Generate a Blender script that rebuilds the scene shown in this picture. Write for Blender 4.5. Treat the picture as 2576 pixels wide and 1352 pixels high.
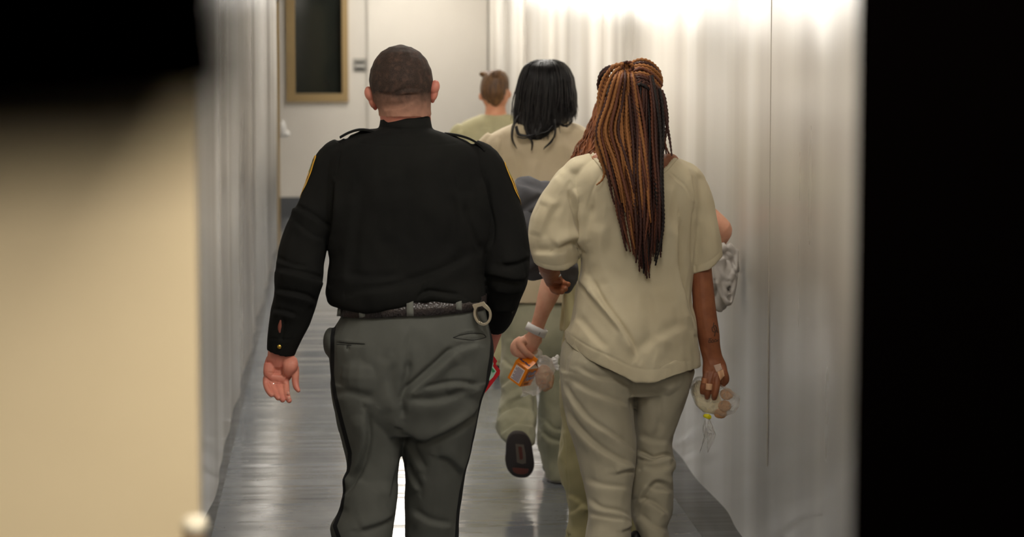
import bpy, bmesh, math, random
import numpy as np
from mathutils import Vector, Matrix, noise
from mathutils.bvhtree import BVHTree

for o in list(bpy.data.objects): bpy.data.objects.remove(o)
scn = bpy.context.scene
COL = scn.collection
random.seed(7); rng = np.random.default_rng(7)

# ------------------------------------------------------------------ camera
FPX, CXP, CYP, EYE = 6500.0, 1288.0, 676.0, 1.84
TH = math.atan(616 / FPX); PS = math.atan(447 * math.cos(TH) / FPX)
Fv = np.array([math.sin(PS) * math.cos(TH), math.cos(PS) * math.cos(TH), -math.sin(TH)])
Rv = np.array([math.cos(PS), -math.sin(PS), 0.0])
Uv = np.cross(Rv, Fv)
CAM = np.array([0.0, 0.0, EYE])
cam = bpy.data.cameras.new('camera'); cam_o = bpy.data.objects.new('camera', cam); COL.objects.link(cam_o)
cam.lens = FPX / 2576 * 36; cam.sensor_width = 36; cam.sensor_fit = 'HORIZONTAL'
cam.clip_start = 0.05; cam.clip_end = 100
m = Matrix(((Rv[0], Uv[0], -Fv[0]), (Rv[1], Uv[1], -Fv[1]), (Rv[2], Uv[2], -Fv[2])))
cam_o.matrix_world = Matrix.Translation(Vector(CAM)) @ m.to_4x4()
cam.dof.use_dof = True; cam.dof.focus_distance = 7.75; cam.dof.aperture_fstop = 4.2
scn.camera = cam_o

# ------------------------------------------------------------------ world, exposure
w = bpy.data.worlds.new('world'); scn.world = w; w.use_nodes = True
w.node_tree.nodes['Background'].inputs[0].default_value = (0.9, 0.95, 1, 1)
w.node_tree.nodes['Background'].inputs[1].default_value = 0.0
vs = scn.view_settings; vs.view_transform = 'Standard'; vs.look = 'None'; vs.gamma = 1; vs.exposure = 0.0
vs.use_curve_mapping = False
CEIL_LIGHT = 20.0          # emission of the corridor's ceiling panels
NEAR_LIGHT = 42.0         # emission of the unseen panel added to light the beige leaf
CEIL_H = 2.75
WL, WR, YEND = -0.488, 1.459, 24.6

# ------------------------------------------------------------------ helpers
def lin(c):
    return tuple((v / 255 / 12.92) if v / 255 <= 0.04045 else ((v / 255 + 0.055) / 1.055) ** 2.4 for v in c)

def W(px, py, Y):
    d = Fv + Rv * ((px - CXP) / FPX) + Uv * ((CYP - py) / FPX)
    return CAM + d * (Y / d[1])

def to_px(P):
    q = P - CAM; dz = q @ Fv
    return CXP + FPX * (q @ Rv) / dz, CYP - FPX * (q @ Uv) / dz

def sc(Y): return Y / FPX           # metres per pixel at depth Y

class Mat:
    def __init__(s, name, col, rough=0.8, metal=0, spec=0.5, **k):
        s.m = bpy.data.materials.new(name); s.m.use_nodes = True
        s.nt = s.m.node_tree; s.b = s.nt.nodes['Principled BSDF']
        s.b.inputs['Base Color'].default_value = (*lin(col), 1)
        s.b.inputs['Roughness'].default_value = rough; s.b.inputs['Metallic'].default_value = metal
        s.b.inputs['Specular IOR Level'].default_value = spec
        for a, v in k.items(): s.b.inputs[a.replace('_', ' ')].default_value = v
    def n(s, t, **k):
        x = s.nt.nodes.new(t)
        for a, v in k.items(): setattr(x, a, v)
        return x
    def l(s, a, b): s.nt.links.new(a, b)
    def coord(s, scale=(1, 1, 1), kind='Object'):
        t = s.n('ShaderNodeTexCoord'); mp = s.n('ShaderNodeMapping'); mp.inputs['Scale'].default_value = scale
        s.l(t.outputs[kind], mp.inputs[0]); return mp.outputs[0]
    def noise(s, scale, detail=3, sc3=(1, 1, 1), rough=0.5):
        x = s.n('ShaderNodeTexNoise'); x.inputs['Scale'].default_value = scale; x.inputs['Detail'].default_value = detail
        x.inputs['Roughness'].default_value = rough
        s.l(s.coord(sc3), x.inputs['Vector']); return x.outputs['Fac']
    def ramp(s, fac, stops, interp='LINEAR'):
        r = s.n('ShaderNodeValToRGB'); r.color_ramp.interpolation = interp
        while len(r.color_ramp.elements) < len(stops): r.color_ramp.elements.new(0.5)
        for e, (p, c) in zip(r.color_ramp.elements, stops): e.position = p; e.color = (*lin(c), 1)
        s.l(fac, r.inputs[0]); return r.outputs[0]
    def mix(s, fac, a, b, mode='MIX'):
        x = s.n('ShaderNodeMix', data_type='RGBA', blend_type=mode)
        for sock, v in ((x.inputs[0], fac), (x.inputs[6], a), (x.inputs[7], b)):
            if hasattr(v, 'is_linked'): s.l(v, sock)
            elif isinstance(v, tuple): sock.default_value = (*lin(v), 1)
            else: sock.default_value = v
        return x.outputs[2]
    def base(s, out): s.l(out, s.b.inputs['Base Color'])
    def bump(s, h, strength=0.3, dist=0.001):
        x = s.n('ShaderNodeBump'); x.inputs['Strength'].default_value = strength; x.inputs['Distance'].default_value = dist
        s.l(h, x.inputs['Height'])
        if s.b.inputs['Normal'].is_linked: s.l(s.b.inputs['Normal'].links[0].from_socket, x.inputs['Normal'])
        s.l(x.outputs[0], s.b.inputs['Normal'])

def maprange(mt, fac, lo, hi, out):
    x = mt.n('ShaderNodeMapRange'); x.inputs[1].default_value = 0.3; x.inputs[2].default_value = 0.7
    x.inputs[3].default_value = lo; x.inputs[4].default_value = hi; mt.l(fac, x.inputs[0]); mt.l(x.outputs[0], out)

def vary(mt, c1, c2, scale, sc3=(1, 1, 1), lo=0.35, hi=0.65):
    mt.base(mt.ramp(mt.noise(scale, 4, sc3), [(lo, c1), (hi, c2)]))

def fabric(name, c1, c2, rough=0.9, bscale=900, bstr=0.35, spec=0.25, sheen=0.15):
    mt = Mat(name, c1, rough, spec=spec)
    vary(mt, c1, c2, 7)
    mt.b.inputs['Sheen Weight'].default_value = sheen
    mt.bump(mt.noise(bscale, 2), bstr, 0.0006)
    mt.bump(mt.noise(60, 3), 0.25, 0.002)
    return mt

def skin(name, c1, c2, rough=0.5):
    mt = Mat(name, c1, rough, spec=0.4)
    vary(mt, c1, c2, 28)
    mt.b.inputs['Subsurface Weight'].default_value = 0.12
    mt.b.inputs['Subsurface Radius'].default_value = (0.012, 0.004, 0.002)
    mt.bump(mt.noise(450, 3), 0.25, 0.0006)
    return mt

def mesh_obj(name, verts, faces, mat, parent=None, smooth=True, mats=None, fmat=None):
    me = bpy.data.meshes.new(name)
    if isinstance(faces, np.ndarray) and faces.ndim == 2:
        v = np.asarray(verts, dtype=np.float32); f = faces.astype(np.int32); k = f.shape[1]
        me.vertices.add(len(v)); me.vertices.foreach_set('co', v.ravel())
        me.loops.add(f.size); me.loops.foreach_set('vertex_index', f.ravel())
        me.polygons.add(len(f)); me.polygons.foreach_set('loop_start', np.arange(0, f.size, k, dtype=np.int32))
        me.update(calc_edges=True)
    else:
        me.from_pydata([tuple(map(float, v)) for v in verts], [], [tuple(int(i) for i in f) for f in faces])
    me.validate()
    if smooth: me.polygons.foreach_set('use_smooth', [True] * len(me.polygons))
    for x in (mats or [mat]):
        me.materials.append(x.m if isinstance(x, Mat) else x)
    if fmat is not None: me.polygons.foreach_set('material_index', list(fmat))
    me.update()
    o = bpy.data.objects.new(name, me); COL.objects.link(o)
    if parent: adopt(o, parent)
    return o

def adopt(o, parent):
    o.parent = parent; o.matrix_parent_inverse = Matrix.Translation(-parent.location)

def tag(o, label=None, cat=None, group=None, kind=None):
    if label: o['label'] = label
    if cat: o['category'] = cat
    if group: o['group'] = group
    if kind: o['kind'] = kind
    return o

def empty(name, loc, label, cat, group=None):
    o = bpy.data.objects.new(name, None); COL.objects.link(o); o.location = Vector(loc); o.empty_display_size = 0.1
    return tag(o, label, cat, group)

def struct(o): o['kind'] = 'structure'; return o

class MB:
    """collects closed shells"""
    def __init__(s): s.v = []; s.f = []
    def add(s, v, f):
        b = len(s.v); s.v += [np.array(p, float) for p in v]; s.f += [tuple(i + b for i in q) for q in f]; return s
    def rings(s, R, cap=True):
        n = len(R[0]); b = len(s.v)
        for r in R: s.v += [np.array(p, float) for p in r]
        for i in range(len(R) - 1):
            for j in range(n):
                k = (j + 1) % n
                s.f.append((b + i * n + j, b + i * n + k, b + (i + 1) * n + k, b + (i + 1) * n + j))
        if cap:
            s.f.append(tuple(b + j for j in reversed(range(n))))
            s.f.append(tuple(b + (len(R) - 1) * n + j for j in range(n)))
        return s
    def ball(s, c, r, rot=None, nu=16, nv=10):
        c = np.array(c, float); r = np.array(r if hasattr(r, '__len__') else (r, r, r), float)
        R = []
        for i in range(nv + 1):
            a = math.pi * (0.02 + 0.96 * i / nv) - math.pi / 2
            ring = []
            for j in range(nu):
                t = 2 * math.pi * j / nu
                p = np.array([math.cos(a) * math.cos(t), math.cos(a) * math.sin(t), math.sin(a)]) * r
                if rot is not None: p = np.array(rot @ Vector(p))
                ring.append(c + p)
            R.append(ring)
        return s.rings(R)
    def box(s, a, b):
        x0, y0, z0 = a; x1, y1, z1 = b
        v = [(x0, y0, z0), (x1, y0, z0), (x1, y1, z0), (x0, y1, z0), (x0, y0, z1), (x1, y0, z1), (x1, y1, z1), (x0, y1, z1)]
        return s.add(v, [(0, 3, 2, 1), (4, 5, 6, 7), (0, 1, 5, 4), (1, 2, 6, 5), (2, 3, 7, 6), (3, 0, 4, 7)])
    def obj(s, name, mat, parent=None, smooth=True, bevel=0):
        o = mesh_obj(name, s.v, s.f, mat, parent, smooth)
        if bevel:
            bv = o.modifiers.new('b', 'BEVEL'); bv.width = bevel; bv.segments = 3
            for p in o.data.polygons: p.use_smooth = False
        return o

def crom(P, k):
    """catmull-rom resample, k steps per span; P is array (n,m)"""
    P = np.array(P, float); n = len(P)
    if n < 3: return np.array([P[0] + (P[-1] - P[0]) * t for t in np.linspace(0, 1, k + 1)])
    out = []
    for i in range(n - 1):
        p0 = P[max(i - 1, 0)]; p1 = P[i]; p2 = P[i + 1]; p3 = P[min(i + 2, n - 1)]
        for t in np.arange(k) / k:
            out.append(0.5 * (2 * p1 + (p2 - p0) * t + (2 * p0 - 5 * p1 + 4 * p2 - p3) * t * t + (-p0 + 3 * p1 - 3 * p2 + p3) * t ** 3))
    out.append(P[-1]); return np.array(out)

def hloft(mb, rows, Y, k=4, n=36, e=2.3, hem=None):
    """vertical body form: rows (py, xl, xr, dY, back, front) measured, level rings in metres"""
    rows = crom(rows, k); R = []
    def ring(py, xl, xr, dy, db, df, up=0, shr=0):
        c = W((xl + xr) / 2, py, Y + dy); a = (xr - xl) / 2 * sc(Y + dy) - shr; out = []
        for j in range(n):
            t = 2 * math.pi * j / n; ct, st = math.cos(t), math.sin(t)
            x = a * math.copysign(abs(ct) ** (2 / e), ct); yy = math.copysign(abs(st) ** (2 / e), st)
            y = yy * ((df if yy > 0 else db) - shr)
            out.append(c + np.array([x, y, up]))
        return out
    for r in rows: R.append(ring(*r))
    if hem:
        r = rows[-1]; R.append(ring(*r, up=0.0, shr=hem[0])); R.append(ring(*r, up=hem[1], shr=hem[0]))
    return mb.rings(R)

def limb(mb, pts, Y, k=4, n=20, flat=1.0, hem=None):
    """limb or finger: pts (px, py, dY, r_px[, depth ratio])"""
    pts = [tuple(p) + ((flat,) if len(p) == 4 else ()) for p in pts]
    P = crom(pts, k); C = np.array([W(p[0], p[1], Y + p[2]) for p in P]); rr = P[:, 3] * sc(Y); R = []
    for i in range(len(C)):
        t = C[min(i + 1, len(C) - 1)] - C[max(i - 1, 0)]; t /= np.linalg.norm(t)
        u = np.array([1.0, 0, 0]); u = u - t * (u @ t)
        if np.linalg.norm(u) < 0.3: u = np.array([0, 0, 1.0]); u = u - t * (u @ t)
        u /= np.linalg.norm(u); v = np.cross(t, u)
        R.append([C[i] + u * math.cos(a) * rr[i] + v * math.sin(a) * rr[i] * P[i, 4] for a in np.arange(n) * 2 * math.pi / n])
        if i == len(C) - 1 and hem:
            for q, up in ((1 - hem[0] / rr[i], 0), (1 - hem[0] / rr[i], hem[1])):
                R.append([C[i] - t * up + u * math.cos(a) * rr[i] * q + v * math.sin(a) * rr[i] * P[i, 4] * q for a in np.arange(n) * 2 * math.pi / n])
        elif i == len(C) - 1:
            for q, f in ((0.8, 0.45), (0.45, 0.72)):
                R.append([C[i] + t * rr[i] * f + u * math.cos(a) * rr[i] * q + v * math.sin(a) * rr[i] * P[i, 4] * q for a in np.arange(n) * 2 * math.pi / n])
    return mb.rings(R)

def vox(mb, voxel, smooth=3, fac=0.5):
    """one continuous surface from overlapping shells -> (verts, quads)"""
    me = bpy.data.meshes.new('tmp'); me.from_pydata([tuple(map(float, v)) for v in mb.v], [], mb.f)
    bm = bmesh.new(); bm.from_mesh(me); bmesh.ops.recalc_face_normals(bm, faces=bm.faces); bm.to_mesh(me); bm.free()
    o = bpy.data.objects.new('tmp', me); COL.objects.link(o)
    r = o.modifiers.new('r', 'REMESH'); r.mode = 'VOXEL'; r.voxel_size = voxel; r.adaptivity = 0
    if smooth:
        s = o.modifiers.new('s', 'SMOOTH'); s.iterations = smooth; s.factor = fac
    dg = bpy.context.evaluated_depsgraph_get(); ev = o.evaluated_get(dg); m2 = ev.to_mesh()
    V = np.empty(len(m2.vertices) * 3, np.float32); m2.vertices.foreach_get('co', V); V = V.reshape(-1, 3).astype(float)
    Fq = np.empty(len(m2.loops), np.int32); m2.loops.foreach_get('vertex_index', Fq)
    tot = np.empty(len(m2.polygons), np.int32); m2.polygons.foreach_get('loop_total', tot)
    assert (tot == 4).all(); Fq = Fq.reshape(-1, 4)
    ev.to_mesh_clear(); bpy.data.objects.remove(o); bpy.data.meshes.remove(me)
    return V, Fq

def normals(V, F):
    n = np.cross(V[F[:, 2]] - V[F[:, 0]], V[F[:, 3]] - V[F[:, 1]])
    N = np.zeros_like(V)
    for k in range(4): np.add.at(N, F[:, k], n)
    L = np.linalg.norm(N, axis=1, keepdims=True); L[L == 0] = 1
    return N / L

def relax(V, F, it=1, fac=0.5):
    for _ in range(it):
        S = np.zeros_like(V); C = np.zeros(len(V))
        for k in range(4):
            a = F[:, k]; b = F[:, (k + 1) % 4]
            np.add.at(S, a, V[b]); np.add.at(C, a, 1); np.add.at(S, b, V[a]); np.add.at(C, b, 1)
        V = V + fac * (S / C[:, None] - V)
    return V

def pdist(X, Yp, P):
    """signed distance and along-parameter of points to a polyline"""
    P = np.array(P, float); L = np.linalg.norm(np.diff(P, axis=0), axis=1); T = np.concatenate([[0], np.cumsum(L)]) / L.sum()
    best = np.full(len(X), 1e9); sg = np.zeros(len(X)); tt = np.zeros(len(X))
    for i in range(len(P) - 1):
        d = P[i + 1] - P[i]; l2 = d @ d; qx = X - P[i, 0]; qy = Yp - P[i, 1]
        t = np.clip((qx * d[0] + qy * d[1]) / l2, 0, 1)
        dx = qx - t * d[0]; dy = qy - t * d[1]; D = np.hypot(dx, dy); m_ = D < best
        best[m_] = D[m_]; sg[m_] = np.sign(d[0] * qy - d[1] * qx)[m_]; tt[m_] = (T[i] + t * (T[i + 1] - T[i]))[m_]
    return best, sg, tt

def fold(V, F, folds, wob=0.003, wscale=(9, 9, 5), seed=0, fine=0.0):
    """press creases into cloth. a fold: (kind, points, width_px, height_m)"""
    N = normals(V, F); X, Yp = to_px(V)
    view = V - CAM; view /= np.linalg.norm(view, axis=1, keepdims=True)
    face = np.clip(-(N * view).sum(1) * 2.5, 0, 1)
    D = np.zeros(len(V))
    for kind, pts, wd, amp in folds:
        P = crom(pts, 4) if len(pts) > 2 else np.array(pts, float)
        d, s, t = pdist(X, Yp, P); sd = d * s
        if kind == 'v': f = -np.exp(-(d / wd) ** 2)
        elif kind == 'r': f = np.exp(-(d / wd) ** 2)
        else:
            q = sd if kind == 's' else -sd
            f = np.where(q > 0, np.exp(-(q / (2.4 * wd)) ** 2), np.exp(-(q / (0.6 * wd)) ** 2)) - 0.75 * np.exp(-((q + 1.3 * wd) / (0.8 * wd)) ** 2)
        D += f * amp * np.clip(np.sin(np.pi * np.clip(t, 0.03, 0.97)) * 2.2, 0, 1) * face
    if wob:
        S = np.array(wscale)
        nz = np.array([noise.fractal(Vector(p * S + seed), 0.7, 2.0, 3) for p in V]); D += wob * nz
    if fine:
        nz = np.array([noise.noise(Vector(p * np.array([34, 34, 22]) + seed)) for p in V]); D += fine * nz
    return V + N * D[:, None]

def warp_rows(V, edge, y0, y1, yend=None, sel=None):
    """drop or raise a hem so that it follows the measured hem line"""
    X, Yp = to_px(V); E = np.interp(X, [e[0] for e in edge], [e[1] for e in edge])
    s = np.clip((Yp - y0) / (y1 - y0), 0, 1); s = s * s * (3 - 2 * s)
    if yend: s = s * np.clip((yend[1] - Yp) / (yend[1] - yend[0]), 0, 1)
    dz = -(E) * s * (V[:, 1] / FPX)
    if sel is not None: dz = dz * sel
    V = V.copy(); V[:, 2] += dz; return V

def bvh(V, F): return BVHTree.FromPolygons([Vector(v) for v in V], [tuple(f) for f in F])

def hit(B, px, py, off=0.0008):
    d = Fv + Rv * ((px - CXP) / FPX) + Uv * ((CYP - py) / FPX); d = Vector(d).normalized()
    r = B.ray_cast(Vector(CAM), d)
    if r[0] is None: return None
    return np.array(r[0] - d * off), np.array(r[1])

def strip(name, B, pts, wpx, mat, parent, off=0.001, thick=0.0012, k=8):
    """narrow band lying on a surface (stripe, seam, loop, ink line)"""
    P = crom(pts, k) if len(pts) > 2 else np.array([np.array(pts[0]) + (np.array(pts[1]) - np.array(pts[0])) * t for t in np.linspace(0, 1, k + 1)])
    R = []
    for i in range(len(P)):
        t = P[min(i + 1, len(P) - 1)][:2] - P[max(i - 1, 0)][:2]; t /= max(np.linalg.norm(t), 1e-6); nn = np.array([-t[1], t[0]])
        wv = P[i][2] if len(P[i]) > 2 else wpx
        a = hit(B, *(P[i][:2] - nn * wv / 2), off); b = hit(B, *(P[i][:2] + nn * wv / 2), off)
        if a is None or b is None or abs(a[0][1] - b[0][1]) > 0.04: continue
        n = (a[1] + b[1]); n = n / max(np.linalg.norm(n), 1e-6)
        if R and abs(R[-1][0][1] - a[0][1]) > 0.06: continue
        R.append([a[0], b[0], b[0] + n * thick, a[0] + n * thick])
    if len(R) < 2: return None
    mb = MB().rings(R); return mb.obj(name, mat, parent)

def patch(name, B, quad, mat, parent, off=0.001, nu=10, nv=10, thick=0.0012):
    """flat piece stuck on a surface: quad TL, TR, BR, BL"""
    q = np.array(quad, float); top = {}; V = []; F = []
    for i in range(nu + 1):
        for j in range(nv + 1):
            u, v = i / nu, j / nv
            p = (1 - v) * ((1 - u) * q[0] + u * q[1]) + v * ((1 - u) * q[3] + u * q[2])
            h = hit(B, p[0], p[1], off)
            if h is None: continue
            top[(i, j)] = len(V); V.append(h[0] + h[1] * thick)
    for i in range(nu):
        for j in range(nv):
            ks = [(i, j), (i + 1, j), (i + 1, j + 1), (i, j + 1)]
            if all(x in top for x in ks):
                F.append([top[x] for x in ks])
    if not F: return None
    o = mesh_obj(name, V, F, mat, parent)
    s = o.modifiers.new('s', 'SOLIDIFY'); s.thickness = thick; s.offset = 0
    return o

def tubes(paths, sides=6, flat=1.0, beads=None):
    """paths: list of (Nx3 points, radius array) -> verts, quads"""
    V = []; F = []; cnt = 0
    for P, r in paths:
        P = np.array(P); n = len(P); t = np.gradient(P, axis=0); t /= np.maximum(np.linalg.norm(t, axis=1, keepdims=True), 1e-9)
        u = np.cross(t, np.array([0, 1.0, 0.05])); u /= np.maximum(np.linalg.norm(u, axis=1, keepdims=True), 1e-9); v = np.cross(t, u)
        s = np.concatenate([[0], np.cumsum(np.linalg.norm(np.diff(P, axis=0), axis=1))])
        A = np.arange(sides) * 2 * math.pi / sides
        rr = np.broadcast_to(np.array(r, float), (n,))[:, None] * np.ones((1, sides))
        if beads: rr = rr * (1 + beads[1] * np.sin(2 * math.pi * s[:, None] / beads[0] + 2 * A[None, :]))
        V.append((P[:, None, :] + u[:, None, :] * (np.cos(A)[None, :, None] * rr[:, :, None]) + v[:, None, :] * (np.sin(A)[None, :, None] * rr[:, :, None] * flat)).reshape(-1, 3))
        i = np.arange(n - 1)[:, None] * sides; j = np.arange(sides)[None, :]; k = (j + 1) % sides
        F.append(np.stack([cnt + i + j, cnt + i + k, cnt + i + sides + k, cnt + i + sides + j], -1).reshape(-1, 4)); cnt += n * sides
    return np.concatenate(V), np.concatenate(F)

# ------------------------------------------------------------------ materials: setting
def wall_mat(name, c1, c2, rough=0.3, refl_streak=True):
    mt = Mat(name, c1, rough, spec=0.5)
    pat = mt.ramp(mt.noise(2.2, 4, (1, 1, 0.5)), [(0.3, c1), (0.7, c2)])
    refl_stk = mt.ramp(mt.noise(1.25, 3, (1, 1, 0.02), 0.4), [(0.34, (196, 192, 188)), (0.48, (238, 236, 232)), (0.56, (255, 255, 255))])  # upright bands of gloss reflection, painted into the wall colour
    mt.base(mt.mix(1.0, pat, refl_stk, 'MULTIPLY') if refl_streak else pat)
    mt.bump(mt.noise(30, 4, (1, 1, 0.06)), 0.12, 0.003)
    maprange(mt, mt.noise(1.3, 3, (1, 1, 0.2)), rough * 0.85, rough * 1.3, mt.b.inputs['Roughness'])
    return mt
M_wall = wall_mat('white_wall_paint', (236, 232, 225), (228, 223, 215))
M_end = wall_mat('white_block_paint', (216, 210, 200), (208, 202, 192), 0.5, False)
br = M_end.n('ShaderNodeTexBrick'); br.inputs['Scale'].default_value = 1; br.inputs['Brick Width'].default_value = 0.4; br.inputs['Row Height'].default_value = 0.2
br.inputs['Mortar Size'].default_value = 0.006; br.inputs['Mortar Smooth'].default_value = 0.5
mp = M_end.n('ShaderNodeMapping'); mp.inputs['Rotation'].default_value = (math.pi / 2, 0, 0)
tc = M_end.n('ShaderNodeTexCoord'); M_end.l(tc.outputs['Object'], mp.inputs[0]); M_end.l(mp.outputs[0], br.inputs['Vector'])
M_end.bump(br.outputs['Fac'], -0.6, 0.006)
M_floor = Mat('grey_epoxy_floor', (104, 108, 112), 0.17, spec=0.6)
g = M_floor
fx = g.n('ShaderNodeSeparateXYZ'); tco = g.n('ShaderNodeTexCoord'); g.l(tco.outputs['Object'], fx.inputs[0])
mott = g.ramp(g.noise(3.0, 6, (1, 0.6, 1), 0.65), [(0.3, (108, 113, 121)), (0.7, (134, 138, 143))])
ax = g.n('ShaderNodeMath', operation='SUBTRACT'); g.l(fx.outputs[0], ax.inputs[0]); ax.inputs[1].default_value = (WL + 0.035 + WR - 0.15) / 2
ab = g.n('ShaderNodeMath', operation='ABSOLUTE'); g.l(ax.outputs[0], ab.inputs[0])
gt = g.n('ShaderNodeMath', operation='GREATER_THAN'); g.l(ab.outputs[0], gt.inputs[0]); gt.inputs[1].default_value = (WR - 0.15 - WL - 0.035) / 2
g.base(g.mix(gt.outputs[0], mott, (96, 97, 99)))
g.bump(g.noise(1.0, 3, (0.45, 3.2, 1)), 0.8, 0.014)
g.bump(g.noise(38, 3), 0.06, 0.002)
maprange(g, g.noise(2.0, 5, (1, 0.5, 1)), 0.09, 0.19, g.b.inputs['Roughness'])
M_base = Mat('dark_grey_base_paint', (74, 76, 80), 0.4)
M_tan = Mat('tan_steel_paint', (152, 128, 86), 0.45)
M_beige = Mat('beige_door_paint', (224, 207, 174), 0.6); vary(M_beige, (224, 207, 174), (218, 201, 168), 3)
M_black = Mat('black_steel_paint', (3, 2, 2), 0.9, spec=0.0)
M_ceil = Mat('ceiling_tile', (215, 213, 206), 0.9)

# ------------------------------------------------------------------ setting
def wavy_wall(name, x, y0, y1, side, seed):
    """painted wall with slight lengthwise waves, and real thickness"""
    ys = np.arange(y0, y1 + 0.001, 0.05); V = []; F = []
    rs = np.random.default_rng(seed); ph = rs.uniform(0, 6.28, 6); wl = np.array([2.3, 1.37, 0.93, 0.61, 0.43, 3.7]); am = np.array([5.0, 5.0, 3.0, 1.2, 0.5, 4]) * 0.001
    for y in ys:
        dx = (am * np.sin(2 * math.pi * y / wl + ph)).sum()
        V += [(x + dx, y, 0), (x + dx, y, CEIL_H)]
    n = len(ys)
    for y in ys: V += [(x + side * 0.15, y, 0), (x + side * 0.15, y, CEIL_H)]
    for i in range(n - 1):
        F += [(2 * i, 2 * i + 2, 2 * i + 3, 2 * i + 1), (2 * n + 2 * i, 2 * n + 2 * i + 1, 2 * n + 2 * i + 3, 2 * n + 2 * i + 2), (2 * i + 1, 2 * i + 3, 2 * n + 2 * i + 3, 2 * n + 2 * i + 1), (2 * i, 2 * n + 2 * i, 2 * n + 2 * i + 2, 2 * i + 2)]
    F += [(0, 1, 2 * n + 1, 2 * n), (2 * n - 2, 4 * n - 2, 4 * n - 1, 2 * n - 1)]
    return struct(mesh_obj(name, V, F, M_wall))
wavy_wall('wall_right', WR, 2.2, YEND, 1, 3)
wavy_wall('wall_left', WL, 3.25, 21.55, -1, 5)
struct(MB().box((-2.2, -1.5, -0.1), (3.2, YEND + 1.6, 0)).obj('floor', M_floor, smooth=False))
struct(MB().box((-2.2, -1.5, CEIL_H), (3.2, YEND + 1.6, CEIL_H + 0.1)).obj('ceiling', M_ceil, smooth=False))
# end wall with an opening for the window: px 740..862 wide, sill y 236
wa = W(742, 236, YEND); wb = W(861, 236, YEND)
e = MB(); zt = 2.36
e.box((-1.7, YEND, 0), (wa[0], YEND + 0.15, CEIL_H)); e.box((wb[0], YEND, 0), (WR + 0.1, YEND + 0.15, CEIL_H))
e.box((wa[0], YEND, 0), (wb[0], YEND + 0.15, wa[2])); e.box((wa[0], YEND, zt), (wb[0], YEND + 0.15, CEIL_H))
struct(e.obj('wall_end', M_end, smooth=False))
pl = W(926, 300, YEND); struct(MB().box((pl[0], YEND - 0.05, 0), (WR - 0.012, YEND, CEIL_H)).obj('trim_1', M_end, smooth=False))
struct(MB().box((-1.7, YEND - 0.014, 0), (pl[0], YEND, 0.2)).obj('baseboard_end', M_base, smooth=False))
struct(MB().box((pl[0], YEND - 0.064, 0), (WR - 0.02, YEND - 0.05, 0.2)).obj('baseboard_back', M_base, smooth=False))
# recess behind the tan post, and the closing walls of the camera's room
struct(MB().box((-1.85, 21.4, 0), (-1.7, YEND + 0.15, CEIL_H)).obj('wall_recess', M_end, smooth=False))
struct(MB().box((-1.7, 21.4, 0), (WL - 0.15, 21.55, CEIL_H)).obj('wall_return', M_end, smooth=False))
struct(MB().box((-0.537, 21.5, 0.0), (-0.462, 21.62, CEIL_H)).obj('trim_2', M_tan, smooth=False))
# dark seam strips on the right wall
def wall_dx(seed, y):
    ph = np.random.default_rng(seed).uniform(0, 6.28, 6); return (np.array([5.0, 5.0, 3.0, 1.2, 0.5, 4]) * 0.001 * np.sin(2 * math.pi * y / np.array([2.3, 1.37, 0.93, 0.61, 0.43, 3.7]) + ph)).sum()
for i, (px, zz) in enumerate(((1950, 0.35), (1512, 0.0))):
    Yw = (WR / (px - 841)) * FPX
    struct(MB().box((WR + wall_dx(3, Yw) - 0.0012, Yw - 0.005, zz), (WR + wall_dx(3, Yw) + 0.006, Yw + 0.005, CEIL_H)).obj('trim_%d' % (i + 3), Mat('seam_filler', (176, 168, 156), 0.6), smooth=False))

# window in the end wall
wn = bpy.data.objects.new('window_1', None); COL.objects.link(wn); wn.location = ((wa[0] + wb[0]) / 2, YEND, wa[2]); struct(wn)
fo = W(719, 257, YEND - 0.03); fr = W(877, 257, YEND - 0.03)
f = MB(); y0, y1 = YEND - 0.03, YEND + 0.05
f.box((fo[0], y0, fo[2]), (fr[0], y1, wa[2])); f.box((fo[0], y0, wa[2]), (wa[0], y1, zt)); f.box((wb[0], y0, wa[2]), (fr[0], y1, zt)); f.box((fo[0], y0, zt), (fr[0], y1, zt + 0.07))
f.obj('window_frame', M_tan, wn, smooth=False)
mg = Mat('dark_tinted_glass', (90, 96, 88), 0.05, spec=0.5); mg.b.inputs['Transmission Weight'].default_value = 0.85
MB().box((wa[0], YEND + 0.07, wa[2]), (wb[0], YEND + 0.076, zt)).obj('window_pane', mg, wn, smooth=False)
m_booth = Mat('booth_fill_glow', (255, 240, 210)); m_booth.b.inputs['Emission Color'].default_value = (1, 0.92, 0.8, 1); m_booth.b.inputs['Emission Strength'].default_value = 2.5  # added glow that lightens the booth, no lamp is seen there
BL = empty('booth_fill_light', ((wa[0] + wb[0]) / 2, YEND + 0.7, CEIL_H), 'unseen dim panel added to lighten the booth behind the window', 'fill light')
# dim room behind the window with a rounded chair back
mdk = Mat('dim_room_paint', (92, 86, 76), 0.9)
dr = MB(); dr.box((wa[0] - 0.3, YEND + 1.4, 0.0), (wb[0] + 0.4, YEND + 1.5, CEIL_H)); struct(dr.obj('wall_booth', mdk, smooth=False))
struct(MB().box((wb[0] + 0.06, YEND + 0.15, 0), (wb[0] + 0.12, YEND + 1.4, CEIL_H)).obj('wall_booth_side', Mat('booth_green_paint', (60, 64, 54), 0.8), smooth=False))
struct(MB().box((wa[0] - 0.3, YEND + 0.15, 0), (wa[0] - 0.2, YEND + 1.4, CEIL_H)).obj('wall_booth_left', mdk, smooth=False))
MB().box((wa[0] + 0.1, YEND + 0.5, CEIL_H - 0.02), (wb[0] - 0.1, YEND + 0.9, CEIL_H)).obj('booth_fill_panel', m_booth, BL, smooth=False)
ch = W(788, 205, YEND + 0.55)
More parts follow.
